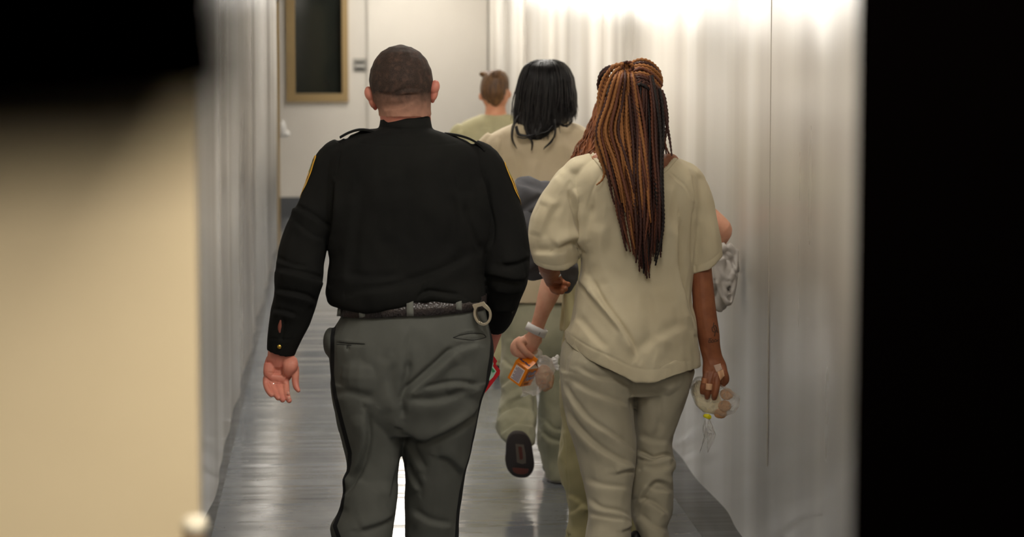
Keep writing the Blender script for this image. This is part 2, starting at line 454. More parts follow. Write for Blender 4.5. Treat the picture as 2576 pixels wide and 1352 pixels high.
cr = empty('office_chair', (ch[0], YEND + 0.6, 0), 'dark round-backed office chair seen through the end wall window', 'chair')
mch = Mat('chair_black_fabric', (20, 19, 18), 0.9)
V_, F_ = vox(MB().ball((ch[0], YEND + 0.5, ch[2] - 0.12), (0.17, 0.05, 0.22)), 0.012, 2); mesh_obj('backrest', V_, F_, mch, cr)
MB().box((ch[0] - 0.22, YEND + 0.45, 0.44), (ch[0] + 0.22, YEND + 0.88, 0.52)).obj('seat', mch, cr, bevel=0.02)
MB().box((ch[0] - 0.03, YEND + 0.5, 0.5), (ch[0] + 0.03, YEND + 0.53, 0.9)).obj('back_post', mch, cr)
MB().box((ch[0] - 0.025, YEND + 0.63, 0.06), (ch[0] + 0.025, YEND + 0.68, 0.45)).obj('column', mch, cr)
b5 = MB()
for a in range(5):
    t = a * 2 * math.pi / 5; c, s = math.cos(t), math.sin(t)
    b5.add([(ch[0] + c * q - s * w_, YEND + 0.655 + s * q + c * w_, z) for q in (0, 0.26) for w_ in (-0.02, 0.02) for z in (0.0, 0.06)], [(0, 1, 3, 2), (4, 6, 7, 5), (0, 4, 5, 1), (2, 3, 7, 6), (1, 5, 7, 3), (0, 2, 6, 4)])
b5.obj('base', mch, cr, smooth=False)

# little things on the end wall
c = W(905, 164, YEND)
pn = empty('wall_switch', (c[0], YEND - 0.0, c[2] - 0.06), 'small grey metal plate with a dark slot on end wall beside the window', 'switch plate')
MB().box((c[0] - 0.064, YEND - 0.008, c[2] - 0.062), (c[0] + 0.064, YEND, c[2] + 0.062)).obj('plate', Mat('grey_plate', (150, 146, 138), 0.4), pn, bevel=0.002)
for dz, nm, cc in ((0.02, 'slot', (34, 36, 32)), (-0.033, 'slot', (34, 36, 32)), (-0.006, 'rocker', (200, 196, 188))):
    MB().box((c[0] - 0.045, YEND - 0.014, c[2] + dz - 0.011), (c[0] + 0.045, YEND - 0.006, c[2] + dz + 0.011)).obj(nm, Mat('switch_' + nm, cc, 0.5), pn, bevel=0.001)
c = W(709, 325, 22.6)
ph = empty('wall_phone', (c[0], 22.7, c[2] - 0.08), 'small blurred white fixture just right of the tan post', 'wall fixture')
V_, F_ = vox(MB().ball(c, (0.035, 0.05, 0.075)).ball(c + np.array([0.035, 0, -0.04]), (0.035, 0.04, 0.028)), 0.006, 2)
mesh_obj('shell', V_, F_, Mat('white_plastic', (232, 230, 226), 0.35), ph)
MB().box((c[0] - 0.95, c[1] - 0.03, c[2] - 0.05), (c[0] - 0.02, c[1] + 0.03, c[2] + 0.03)).obj('bracket', Mat('bracket_white', (210, 208, 204), 0.4), ph)
c = W(687, 1, 21.4)
V_, F_ = vox(MB().ball((c[0], 21.47, c[2] + 0.012), (0.04, 0.045, 0.036)), 0.005, 2)
tag(mesh_obj('door_closer', V_, F_, Mat('closer_black', (22, 21, 20), 0.5)), 'small black knob high on the tan post at the corridor end', 'door hardware')

# ceiling fixtures
m_em = Mat('lit_diffuser', (255, 255, 255)); m_em.b.inputs['Emission Color'].default_value = (1.0, 0.95, 0.87, 1); m_em.b.inputs['Emission Strength'].default_value = CEIL_LIGHT
m_fr = Mat('fixture_white', (225, 225, 222), 0.5)
m_dimp = Mat('dimmed_diffuser', (255, 250, 240)); m_dimp.b.inputs['Emission Color'].default_value = (1.0, 0.94, 0.85, 1); m_dimp.b.inputs['Emission Strength'].default_value = CEIL_LIGHT * 0.5  # one panel dimmed on purpose to tone down the wall beside it
for i in range(7):
    y = 23.4 - 3.0 * i
    ce = (WL + WR) / 2 + 0.1
    L = empty('ceiling_light', (ce, y, CEIL_H), 'lit rectangular ceiling light panel above the corridor', 'ceiling light', 'corridor ceiling lights')
    MB().box((ce - 0.3, y - 0.6, CEIL_H - 0.012), (ce + 0.3, y + 0.6, CEIL_H)).obj('frame', m_fr, L, smooth=False)
    MB().box((ce - 0.27, y - 0.57, CEIL_H - 0.016), (ce + 0.27, y + 0.57, CEIL_H - 0.011)).obj('diffuser', m_dimp if i == 5 else m_em, L, smooth=False)

# doorway the photographer stands in: beige leaf at left, black jamb at right, black bar up left
dx = W(495, 700, 3.0)[0]
dl = bpy.data.objects.new('door_1', None); COL.objects.link(dl); dl.location = (dx, 3.0, 0); struct(dl)
MB().box((dx - 0.85, 3.0, 0.01), (dx, 3.045, 2.2)).obj('door_leaf', M_beige, dl, bevel=0.002)
hp = W(488, 1312, 2.86)
hb = MB(); hb.rings([[np.array([hp[0] + math.copysign(abs(math.cos(t)) ** 0.6, math.cos(t)) * 0.0125 * q, 2.86 + math.copysign(abs(math.sin(t)) ** 0.6, math.sin(t)) * 0.02 * q, hp[2] + z]) for t in np.arange(20) * math.pi / 10] for z, q in ((-0.22, 0.6), (-0.2, 1), (-0.015, 1), (-0.008, 0.93), (-0.003, 0.75), (-0.0005, 0.4))])
hd = hb.obj('door_handle', Mat('handle_tan', (168, 140, 112), 0.4), dl)
cp = MB(); cp.rings([[np.array([hp[0] + 0.001 + math.cos(t) * 0.0145 * q, 2.86 + math.sin(t) * 0.022 * q, hp[2] + z]) for t in np.arange(20) * math.pi / 10] for z, q in ((-0.012, 1), (-0.002, 1), (0.004, 0.85), (0.006, 0.5))])
cp.obj('handle_cap', Mat('handle_cream', (238, 230, 210), 0.35), hd)
MB().box((hp[0] - 0.008, 2.86, hp[2] - 0.17), (hp[0] + 0.004 - 0.03, 3.0, hp[2] - 0.15)).obj('handle_stem', Mat('stem', (150, 150, 150), 0.4, 1), dl)
struct(MB().box((W(2150, 676, 1.93)[0], 1.9, 0), (1.7, 1.93, CEIL_H)).obj('trim_5', M_black, smooth=False))
nb = W(690, 330, 0.36)
o = MB().box((nb[0] - 0.4, 0.34, nb[2]), (nb[0], 0.37, nb[2] + 0.25)).obj('trim_6', M_black, smooth=False); struct(o)
o.location = (nb[0], 0.36, nb[2]); 
for v in o.data.vertices: v.co -= Vector((nb[0], 0.36, nb[2]))
o.rotation_euler = (0, math.radians(-5), 0)
struct(MB().box((-2.2, -1.6, 0), (3.2, -1.5, CEIL_H)).obj('wall_back', M_black, smooth=False))
struct(MB().box((-2.3, -1.5, 0), (-2.2, 21.5, CEIL_H)).obj('wall_side', M_black, smooth=False))
# panel added out of view to light the beige leaf
ml = Mat('leaf_fill_glow', (255, 240, 210)); ml.b.inputs['Emission Color'].default_value = (1, 0.90, 0.74, 1); ml.b.inputs['Emission Strength'].default_value = NEAR_LIGHT
nl = empty('leaf_fill_light', (0.15, 1.8, CEIL_H), 'unseen panel added to light the beige door leaf', 'fill light')
MB().box((-0.1, 1.1, CEIL_H - 0.03), (0.4, 2.2, CEIL_H)).obj('frame', m_fr, nl, smooth=False)
MB().box((-0.07, 1.13, CEIL_H - 0.05), (0.37, 2.17, CEIL_H - 0.029)).obj('diffuser', ml, nl, smooth=False)
struct(MB().box((-2.2, 2.6, 1.95), (-0.1, 2.99, CEIL_H)).obj('trim_7', M_black, smooth=False))  # unseen black box added to shade the top of the beige leaf

# ==================================================================== PEOPLE
def head(mb, cx, top, wpx, Y, H=0.235, lean=0.0, back=0.098, front=0.095):
    """skull, jaw, nose, brow, lips facing +Y (away from the camera); returns centre"""
    t = W(cx, top, Y); hw = wpx / 2 * sc(Y); x, y, z = t[0], Y, t[2]
    mb.ball((x, y + 0.005, z - 0.095), (hw, back, 0.095))
    mb.ball((x, y + 0.035, z - 0.115), (hw * 0.86, 0.075, 0.09))
    mb.ball((x, y + 0.005, z - 0.13), (hw * 0.93, back * 0.86, 0.075))
    mb.ball((x, y + 0.055, z - 0.185), (hw * 0.66, 0.05, 0.05))
    mb.ball((x, y + 0.085, z - H + 0.025), (hw * 0.36, 0.022, 0.022))
    mb.ball((x, y + 0.108, z - 0.135), (0.011, 0.017, 0.024)); mb.ball((x, y + 0.118, z - 0.148), (0.015, 0.013, 0.011))
    mb.ball((x, y + 0.100, z - 0.100), (hw * 0.6, 0.012, 0.012))
    mb.ball((x, y + 0.100, z - 0.178), (0.024, 0.010, 0.006)); mb.ball((x, y + 0.099, z - 0.188), (0.021, 0.010, 0.007))
    return np.array([x, y, z])

def eyes(t, parent):
    for s in (-1, 1):
        V_, F_ = MB().ball((t[0] + s * 0.031, t[1] + 0.088, t[2] - 0.115), (0.014, 0.012, 0.011)).v, None
        m_ = MB().ball((t[0] + s * 0.031, t[1] + 0.090, t[2] - 0.115), (0.014, 0.013, 0.0105)); m_.obj('eye', M_eye, parent)
M_eye = Mat('eye_white', (225, 220, 214), 0.2)

def body_fill(mb, rows, Y, shr=0.03):
    hloft(mb, [(r[0], r[1] + shr / sc(Y), r[2] - shr / sc(Y), r[3], max(r[4] - shr, 0.03), max(r[5] - shr, 0.03)) for r in rows], Y)

def join_vf(parts):
    V = []; F = []; n = 0
    for v, f in parts: V.append(v); F.append(f + n); n += len(v)
    return np.concatenate(V), np.concatenate(F)

def shoe(mb, x, y, ang=0, L=0.28):
    c, s = math.cos(ang), math.sin(ang)
    def T(a, b, z): return np.array([x + a * c - b * s, y + a * s + b * c, z])
    R = []
    for yy, hw, h in ((-0.07, 0.028, 0.07), (-0.05, 0.036, 0.085), (0.0, 0.04, 0.10), (0.06, 0.042, 0.085), (0.12, 0.05, 0.06), (0.16, 0.05, 0.05), (0.19, 0.038, 0.042), (0.205, 0.02, 0.03)):
        yy *= L / 0.28
        R.append([T(hw * math.copysign(abs(math.cos(t)) ** 0.7, math.cos(t)), yy, 0.03 + (h - 0.03) * max(0, math.sin(t)) ** 0.8 + min(0, math.sin(t)) * 0.028) for t in np.arange(24) * math.pi / 12])
    return mb.rings(R)

def strands(prof, Y, n, seed, r=0.0016, ends=None, wav=0.0, wl=0.05, ang=(-1.5, 1.5), jitter=0.006, curl=0.0, back=None, steps=16):
    """hair falling from a crown: prof rows (py, xl, xr, dY_center, back_depth)"""
    rs = np.random.default_rng(seed); prof = np.array(prof, float); out = []
    for i in range(n):
        a = rs.uniform(*ang); e_ = ends(a, rs); ys = np.linspace(prof[0, 0] + rs.uniform(0, 6), e_, steps); P = []
        ph = rs.uniform(0, 6.28); ph2 = rs.uniform(0, 6.28); j = rs.normal(0, jitter); lay = rs.uniform(-0.012, 0.006); da = rs.normal(0, 0.12)
        for k, yy in enumerate(ys):
            q = k / (steps - 1)
            xl, xr, dy, bk = (np.interp(yy, prof[:, 0], prof[:, m]) for m in (1, 2, 3, 4))
            aa = a + da * q; c = W((xl + xr) / 2, yy, Y + dy); hw = (xr - xl) / 2 * sc(Y)
            x = c[0] + (hw + lay) * math.sin(aa) + j * q + wav * q * math.sin(2 * math.pi * q * (e_ - prof[0, 0]) * sc(Y) / wl + ph) + curl * q ** 4 * math.sin(ph)
            y = c[1] - (bk + lay) * math.cos(aa) + wav * q * math.cos(2 * math.pi * q * (e_ - prof[0, 0]) * sc(Y) / wl + ph2)
            P.append((x, y, c[2]))
        P = np.array(P); rr = r * np.clip(np.minimum(1.2, (1 - np.linspace(0, 1, steps)) * 3 + 0.25), 0, 1)
        out.append((P, rr))
    return out

# ------------------------------------------------------------------ the officer
YO = 7.14
M_blackshirt = fabric('black_uniform_twill', (24, 24, 22), (19, 19, 18), 0.9, 1500, 0.3, 0.15, 0.0)
M_greytrouser = Mat('grey_uniform_twill', (88, 90, 84), 0.85, spec=0.25)
M_skin_o = skin('ruddy_skin', (206, 136, 116), (196, 118, 102))
off = empty('person', (W(1035, 700, YO)[0], YO, 0), 'uniformed officer walking away in black long sleeved shirt and grey trousers', 'person')

shirt_rows = [(322, 962, 1085, 0.0, 0.075, 0.07), (332, 930, 1118, 0, 0.095, 0.085), (345, 880, 1150, 0, 0.105, 0.095), (362, 842, 1190, 0, 0.115, 0.105), (390, 822, 1220, 0, 0.125, 0.12),
              (430, 815, 1232, 0, 0.13, 0.13), (480, 812, 1235, 0, 0.13, 0.14), (540, 812, 1236, 0, 0.128, 0.15), (600, 822, 1228, 0, 0.125, 0.155), (650, 828, 1219, 0, 0.128, 0.16),
              (700, 822, 1218, 0, 0.138, 0.165), (740, 818, 1224, 0, 0.145, 0.17), (760, 822, 1224, 0, 0.143, 0.165), (768, 832, 1216, 0, 0.135, 0.155)]
mb = MB(); hloft(mb, shirt_rows, YO, hem=(0.012, 0.03), e=2.5)
# yoke from collar to shoulder
limb(mb, [(965, 350, 0, 26, 1.8), (908, 357, 0, 25, 1.8), (864, 371, 0, 24, 1.8), (836, 392, 0, 22, 1.6)], YO); limb(mb, [(1080, 350, 0, 26, 1.8), (1132, 363, 0, 25, 1.8), (1184, 387, 0, 24, 1.8), (1210, 410, 0, 22, 1.6)], YO)
# sleeves
limb(mb, [(868, 385, 0, 46), (842, 405, 0, 50), (824, 450, 0, 50), (802, 520, 0.0, 53), (773, 590, -0.01, 56), (757, 650, -0.02, 59), (752, 700, -0.03, 61), (745, 745, -0.03, 56), (730, 800, -0.025, 50), (716, 850, -0.02, 43), (706, 890, -0.015, 37)], YO, hem=(0.006, 0.02))
limb(mb, [(1180, 390, 0, 46), (1212, 410, 0, 50), (1232, 460, 0, 54), (1254, 525, 0, 57), (1268, 590, 0, 60), (1273, 650, 0.0, 60), (1272, 692, 0.02, 59), (1264, 735, 0.06, 54), (1256, 775, 0.1, 46), (1250, 806, 0.13, 36), (1247, 828, 0.15, 26)], YO, hem=(0.006, 0.02))
# stand collar
hloft(mb, [(286, 962, 1084, 0.012, 0.072, 0.06), (300, 958, 1086, 0.005, 0.078, 0.065), (322, 955, 1090, 0, 0.082, 0.07), (330, 950, 1095, 0, 0.07, 0.07)], YO)
V, F = vox(mb, 0.004, 4)
V = warp_rows(V, [(800, -6), (818, -6), (856, 0), (921, 6), (992, -6), (1060, -18), (1090, -18), (1143, -6), (1226, 0), (1235, 0)], 690, 765, sel=(np.abs(to_px(V)[0] - 1022) < 206).astype(float))
O_f = [
    ('s', [(1052, 762), (1075, 742), (1110, 745), (1160, 752)], 7, 0.007), ('v', [(1072, 745), (1068, 725), (1075, 700)], 5, 0.004),
    ('s', [(900, 745), (980, 735), (1050, 715), (1120, 690), (1195, 650)], 12, 0.006), ('v', [(1215, 640), (1195, 600), (1178, 560), (1165, 510)], 7, 0.006),
    ('t', [(1225, 630), (1232, 570), (1218, 500), (1212, 440)], 7, 0.008), ('s', [(830, 655), (838, 590), (846, 520), (842, 450)], 7, 0.008),
    ('s', [(725, 520), (760, 535), (800, 560), (832, 590)], 7, 0.006), ('s', [(735, 560), (770, 590), (810, 610)], 6, 0.003), ('s', [(700, 685), (740, 692), (780, 702), (815, 716)], 9, 0.009),
    ('s', [(692, 655), (730, 672), (775, 680)], 7, 0.005), ('s', [(690, 735), (730, 742), (770, 752), (795, 770)], 7, 0.006), ('s', [(685, 785), (715, 790), (745, 800)], 6, 0.004),
    ('v', [(716, 800), (712, 835), (706, 862)], 4, 0.005), ('v', [(671, 851), (700, 854), (745, 856)], 2, 0.0015),
    ('s', [(1322, 695), (1290, 698), (1250, 690), (1222, 688)], 8, 0.008), ('s', [(1330, 640), (1300, 655), (1260, 660)], 8, 0.005), ('s', [(1318, 725), (1285, 735), (1240, 730)], 7, 0.005), ('s', [(1305, 770), (1275, 782), (1235, 778)], 6, 0.004),
    ('v', [(880, 350), (930, 362), (1022, 368), (1115, 362), (1170, 356)], 3, 0.0012), ('s', [(890, 480), (880, 560), (870, 650), (868, 720)], 16, 0.005), ('t', [(1150, 480), (1160, 560), (1150, 640)], 16, 0.005),
    ('s', [(1000, 420), (1004, 520), (1000, 620)], 22, 0.003), ('v', [(855, 372), (848, 420), (840, 470)], 3, 0.0025), ('v', [(1205, 372), (1215, 430), (1222, 470)], 3, 0.0025),
    ('v', [(956, 318), (1022, 326), (1090, 320)], 3, 0.003), ('s', [(860, 700), (930, 712), (1010, 705)], 12, 0.004)]
V = fold(V, F, [(k_, p_, w_, a_ * 1.3) for k_, p_, w_, a_ in O_f], 0.006, (7, 7, 5), 1, 0.0010); V = relax(V, F, 1, 0.4)
mesh_obj('shirt', V, F, M_blackshirt, off); B_shirt = bvh(V, F)
# epaulettes: straps standing a little off the shoulders
for nm, pts in (('epaulette', [(856, 344), (880, 333), (905, 327), (930, 328), (948, 332)]), ('epaulette', [(1118, 334), (1150, 340), (1180, 350), (1204, 364), (1216, 376)])):
    P = crom([W(a, b + 5, YO - 0.02) for a, b in pts], 6); R = []
    for i, p in enumerate(P):
        t = P[min(i + 1, len(P) - 1)] - P[max(i - 1, 0)]; t /= np.linalg.norm(t); up = np.array([-t[2], 0, t[0]]); up = up if up[2] > 0 else -up
        hw = 0.026 * (0.75 + 0.25 * i / len(P)) if i else 0.018
        lift = up * 0.003 * math.sin(math.pi * i / (len(P) - 1))
        R.append([p + lift + np.array([0, -hw, 0]), p + lift + np.array([0, hw, 0]), p + lift + up * 0.006 + np.array([0, hw, 0]), p + lift + up * 0.006 + np.array([0, -hw, 0])])
    MB().rings(R).obj(nm, M_blackshirt, off, bevel=0.001)
# arm patches: shields sewn on the outer side of each sleeve
M_gold = Mat('gold_thread', (222, 168, 44), 0.5); M_pgreen = Mat('patch_green', (120, 122, 58), 0.6); M_pdark = Mat('patch_black', (30, 30, 22), 0.7); M_pred = Mat('patch_red', (140, 66, 40), 0.6)
def side_patch(side, px_edge, ytop, ybot, wid=0.085):
    """shield outline in the sleeve's side plane, laid on the cloth along x"""
    zt_ = W(px_edge, ytop, YO)[2]; zb = W(px_edge, ybot, YO)[2]; H = zt_ - zb; root = None
    x0 = -1.5 if side < 0 else 2.5
    outline = [(0, 0.985), (0.20, 1.0), (0.5, 0.95), (0.8, 1.0), (1, 0.985), (1.0, 0.6), (0.92, 0.3), (0.5, 0.0), (0.1, 0.28), (0.0, 0.6)]
    def ray(u, v, off_):
        yy = YO - 0.018 + u * wid; r = B_shirt.ray_cast(Vector((x0, yy, zb + v * H)), Vector((-side if side > 0 else 1, 0, 0)))
        return None if r[0] is None else np.array(r[0]) + np.array(r[1]) * off_
    def band(name, pts, wd, mat, parent, off_=0.0018):
        P = crom(pts, 6); R = []
        for i in range(len(P)):
            t = P[min(i + 1, len(P) - 1)] - P[max(i - 1, 0)]; t = t * np.array([wid, H]); t /= max(np.linalg.norm(t), 1e-6); nn = np.array([-t[1] / wid, t[0] / H]) * wd / 2
            a = ray(*(P[i] - nn), off_); b = ray(*(P[i] + nn), off_)
            if a is None or b is None: continue
            if abs(a[0] - b[0]) > 0.02 or (R and np.linalg.norm(R[-1][0] - a) > 0.03): continue
            o_ = np.array([side * 0.0008, 0, 0]); R.append([a, b, b + o_, a + o_])
        if len(R) > 1: return MB().rings(R).obj(name, mat, parent)
    # ground
    g_ = {}; Vg = []; Fg = []
    for i in range(13):
        for j in range(17):
            v = j / 16; hw = 0.5 * min(1, (v / 0.45) ** 0.6) if v < 0.45 else 0.5; u = 0.5 + (i / 12 - 0.5) * 2 * hw
            p = ray(u, v * 0.98, 0.0012)
            if p is not None: g_[(i, j)] = len(Vg); Vg.append(p)
    for i in range(12):
        for j in range(16):
            ks = [(i, j), (i + 1, j), (i + 1, j + 1), (i, j + 1)]
            if all(k in g_ for k in ks): Fg.append([g_[k] for k in ks])
    root = mesh_obj('arm_patch', Vg, Fg, M_pdark, off)
    s_ = root.modifiers.new('s', 'SOLIDIFY'); s_.thickness = 0.0012; s_.offset = 1
    band('patch_border', [(0.5, 0.0), (0.1, 0.28), (0.0, 0.6), (0.0, 0.985), (0.2, 1.0), (0.5, 0.96), (0.8, 1.0), (1, 0.985), (1, 0.6), (0.9, 0.28), (0.5, 0.0)], 0.006, M_gold, root)
    band('patch_arc', [(0.12, 0.66), (0.14, 0.86), (0.3, 0.92), (0.5, 0.9), (0.7, 0.92), (0.86, 0.86)], 0.011, M_pgreen, root, 0.002)
    band('patch_seal', [(0.14, 0.5), (0.2, 0.68), (0.5, 0.75), (0.8, 0.68), (0.86, 0.45), (0.7, 0.28), (0.4, 0.24), (0.18, 0.36), (0.14, 0.5)], 0.005, M_gold, root, 0.0025)
    band('patch_figure', [(0.22, 0.42), (0.35, 0.52), (0.5, 0.46), (0.65, 0.54)], 0.012, M_pred, root, 0.0025)
side_patch(-1, 775, 396, 508); side_patch(1, 1275, 412, 520)
# cuff button
h = hit(B_shirt, 703, 873, 0)
if h is not None:
    MB().ball(h[0], (0.0062, 0.003, 0.0062)).obj('cuff_button', Mat('brass', (214, 178, 84), 0.25, 1), off)

for pts in ([(706, 806, 3), (704, 820, 9), (703, 830, 7), (704, 838, 3)],): strip('cuff_opening', B_shirt, pts, 6, Mat('skin_in_slit', (132, 74, 60), 0.7), off, 0.0006, 0.0008, 4)
# trousers
tr_rows = [(772, 862, 1216, 0, 0.128, 0.14), (795, 854, 1226, 0, 0.135, 0.145), (825, 838, 1232, 0, 0.146, 0.145), (858, 824, 1240, 0, 0.152, 0.14), (900, 828, 1240, 0, 0.152, 0.13), (950, 832, 1233, 0, 0.148, 0.125), (1000, 837, 1216, 0, 0.145, 0.12), (1045, 843, 1206, 0.01, 0.14, 0.11), (1085, 850, 1196, 0.02, 0.125, 0.1)]
mb = MB(); hloft(mb, tr_rows, YO, e=2.4)
mb.ball(W(832, 860, YO + 0.005), (0.021, 0.06, 0.042))
mb.ball(W(930, 945, YO - 0.075), (0.085, 0.07, 0.09)); mb.ball(W(1125, 945, YO - 0.075), (0.085, 0.07, 0.09))
hloft(mb, [(960, 832, 1018, 0, 0.13, 0.12), (1010, 837, 1016, 0.0, 0.125, 0.11), (1057, 846, 1018, 0.0, 0.12, 0.105), (1100, 854, 1016, 0.0, 0.112, 0.1), (1140, 864, 1011, 0.0, 0.1, 0.1), (1180, 871, 1005, 0.0, 0.095, 0.09), (1202, 861, 1002, 0.0, 0.095, 0.09),
           (1238, 860, 1002, -0.01, 0.095, 0.09), (1283, 853, 998, -0.02, 0.092, 0.085), (1324, 834, 992, -0.03, 0.09, 0.085), (1360, 838, 986, -0.04, 0.09, 0.08), (1450, 846, 975, -0.06, 0.09, 0.075), (1560, 850, 965, -0.08, 0.09, 0.07), (1660, 846, 960, -0.09, 0.1, 0.08), (1700, 846, 958, -0.09, 0.105, 0.085)], YO, hem=(0.008, 0.03))
hloft(mb, [(960, 1020, 1232, 0, 0.13, 0.12), (1002, 1018, 1214, 0.02, 0.14, 0.1), (1057, 1008, 1204, 0.03, 0.145, 0.09), (1102, 1007, 1196, 0.04, 0.135, 0.085), (1143, 1011, 1188, 0.05, 0.125, 0.085), (1193, 1017, 1171, 0.06, 0.115, 0.085), (1261, 1018, 1161, 0.07, 0.1, 0.085),
           (1352, 1018, 1154, 0.08, 0.09, 0.085), (1450, 1020, 1148, 0.09, 0.09, 0.08), (1560, 1022, 1142, 0.1, 0.09, 0.08), (1640, 1020, 1140, 0.1, 0.1, 0.09), (1672, 1020, 1140, 0.1, 0.1, 0.09)], YO, hem=(0.008, 0.03))
V, F = vox(mb, 0.004, 3)
V = warp_rows(V, [(850, 5), (1022, -3), (1230, -14)], 860, 775)
T_f = [
    ('s', [(1018, 1005), (1035, 985), (1075, 950), (1115, 915), (1150, 880)], 10, 0.011), ('s', [(1125, 900), (1165, 880), (1205, 872)], 8, 0.005), ('s', [(1060, 985), (1110, 975), (1160, 972), (1215, 985)], 8, 0.005),
    ('t', [(1018, 1085), (1060, 1100), (1110, 1085), (1170, 1050), (1208, 1015)], 11, 0.010), ('s', [(1022, 1010), (1060, 1020), (1120, 1015), (1180, 990)], 12, 0.005),
    ('v', [(1015, 1060), (1012, 1010), (1020, 960), (1028, 900)], 9, 0.009), ('t', [(1022, 960), (1010, 880), (1030, 820)], 12, 0.003), ('s', [(1020, 1110), (1040, 1150), (1062, 1190)], 9, 0.005), ('s', [(1022, 1165), (1032, 1200), (1052, 1240)], 8, 0.005),
    ('s', [(912, 1035), (918, 1100), (905, 1160), (880, 1210), (862, 1250)], 9, 0.009), ('s', [(850, 1270), (880, 1240), (905, 1200)], 9, 0.006), ('s', [(980, 900), (965, 960), (990, 1040)], 14, 0.004), ('s', [(1000, 1150), (985, 1200), (975, 1260)], 9, 0.004),
    ('v', [(846, 862), (880, 866), (918, 868)], 2.2, 0.004), ('r', [(846, 857), (880, 861), (918, 863)], 2.5, 0.002), ('v', [(872, 868), (874, 882)], 4, 0.004),
    ('v', [(1140, 849), (1180, 839), (1215, 841), (1223, 849)], 2.5, 0.004), ('v', [(1140, 851), (1180, 855), (1223, 851)], 2.0, 0.0025), ('r', [(1145, 845), (1180, 834), (1218, 837)], 2.5, 0.002),
    ('v', [(1032, 800), (1028, 850), (1022, 920)], 1.6, 0.0012), ('v', [(858, 806), (1030, 800), (1220, 790)], 2, 0.0015), ('s', [(1170, 1190), (1130, 1150), (1100, 1145)], 9, 0.004), ('s', [(990, 1290), (960, 1310), (900, 1330)], 10, 0.005), ('s', [(1030, 1290), (1080, 1320), (1140, 1330)], 10, 0.004), ('s', [(838, 1010), (880, 1000), (940, 1020)], 12, 0.003)]
V = fold(V, F, [(k_, p_, w_, a_ * 1.35) for k_, p_, w_, a_ in T_f], 0.005, (7, 7, 4), 5, 0.0008); V = relax(V, F, 1, 0.35)
tr = mesh_obj('trousers', V, F, M_greytrouser, off); B_tr = bvh(V, F)
# woven-in black side stripes: distance field kept on the cloth
X, Yp = to_px(V); N = normals(V, F)
stripes = [([(860, 780), (842, 810), (836, 850), (836, 900), (835, 944), (842, 993), (858, 1057), (872, 1110), (880, 1140), (879, 1165), (874, 1186), (862, 1204), (864, 1235), (858, 1283), (842, 1324), (852, 1352), (860, 1450), (862, 1710)], 5.2),
           ([(1228, 790), (1235, 830), (1239, 858), (1236, 898), (1230, 935), (1226, 971), (1211, 1010), (1203, 1060), (1193, 1102), (1186, 1143), (1170, 1195), (1160, 1240), (1153, 1290), (1149, 1352), (1142, 1450), (1136, 1700)], 4.6)]
D = np.full(len(V), 99.0)
for pts, hw in stripes:
    d, s_, t_ = pdist(X, Yp, pts); D = np.minimum(D, d - hw)
side = (N[:, 1] > 0.15); D[side] = 30
at = tr.data.attributes.new('stripe', 'FLOAT', 'POINT'); at.data.foreach_set('value', D.astype(np.float32))
g = M_greytrouser; a_ = g.n('ShaderNodeAttribute'); a_.attribute_name = 'stripe'
lt = g.n('ShaderNodeMath', operation='LESS_THAN'); g.l(a_.outputs['Fac'], lt.inputs[0]); lt.inputs[1].default_value = 0
g.base(g.mix(lt.outputs[0], g.ramp(g.noise(8, 4), [(0.35, (78, 79, 74)), (0.65, (84, 85, 80))]), (20, 20, 22)))
g.bump(g.noise(1500, 2, (1, 1, 0.5)), 0.35, 0.0006); g.bump(g.noise(50, 3), 0.2, 0.002)
M_slit = Mat('dark_pocket_slit', (34, 34, 32), 0.9)
for pts in ([(847, 861), (880, 864), (918, 866)], [(846, 866), (870, 868), (884, 869)], [(1140, 850), (1160, 843), (1190, 839), (1215, 841), (1223, 849)], [(1140, 850), (1165, 854), (1195, 856), (1223, 849)], [(874, 869), (873, 878)]): strip('pocket_slit', B_tr, pts, 1.8, M_slit, off, 0.0004, 0.0006, 6)
# belt
def ell_band(y_l, y_r, xl, xr, hpx, db, df, Y, out, name, mat, parent, e=2.4, n=72):
    R = [[], [], [], []]; c = W((xl + xr) / 2, (y_l + y_r) / 2, Y); a = (xr - xl) / 2 * sc(Y)
    for j in range(n):
        t = 2 * math.pi * j / n; cx_ = math.copysign(abs(math.cos(t)) ** (2 / e), math.cos(t)); sy = math.copysign(abs(math.sin(t)) ** (2 / e), math.sin(t))
        zz = c[2] + (y_l - y_r) / 2 * sc(Y) * cx_; y = sy * (df if sy > 0 else db)
        for k, (o_, h_) in enumerate(((0, 0), (out, 0), (out, 1), (0, 1))):
            f_ = 1 + o_ / a
            R[k].append(np.array([c[0] + a * cx_ * f_, c[1] + y * (1 + o_ / db), zz + h_ * hpx * sc(Y)]))
    v = [p for r in R for p in r]; f = []
    for k in range(4):
        for j in range(n):
            f.append((k * n + j, k * n + (j + 1) % n, ((k + 1) % 4) * n + (j + 1) % n, ((k + 1) % 4) * n + j))
    return mesh_obj(name, v, f, mat, parent)
M_belt = Mat('brown_basketweave_leather', (52, 44, 42), 0.35, spec=0.5)
ck = M_belt.n('ShaderNodeTexVoronoi'); ck.inputs['Scale'].default_value = 170; M_belt.l(M_belt.coord((1, 1, 1.0)), ck.inputs['Vector'])
M_belt.bump(ck.outputs['Distance'], 0.7, 0.002); vary(M_belt, (58, 50, 47), (44, 37, 36), 40)
ell_band(791, 774, 853, 1222, 34, 0.136, 0.148, YO, 0.004, 'belt', M_belt, off)
B_b = bvh(*join_vf([(V, F)]))
M_loop = fabric('grey_loop_twill', (104, 105, 98), (112, 113, 106))
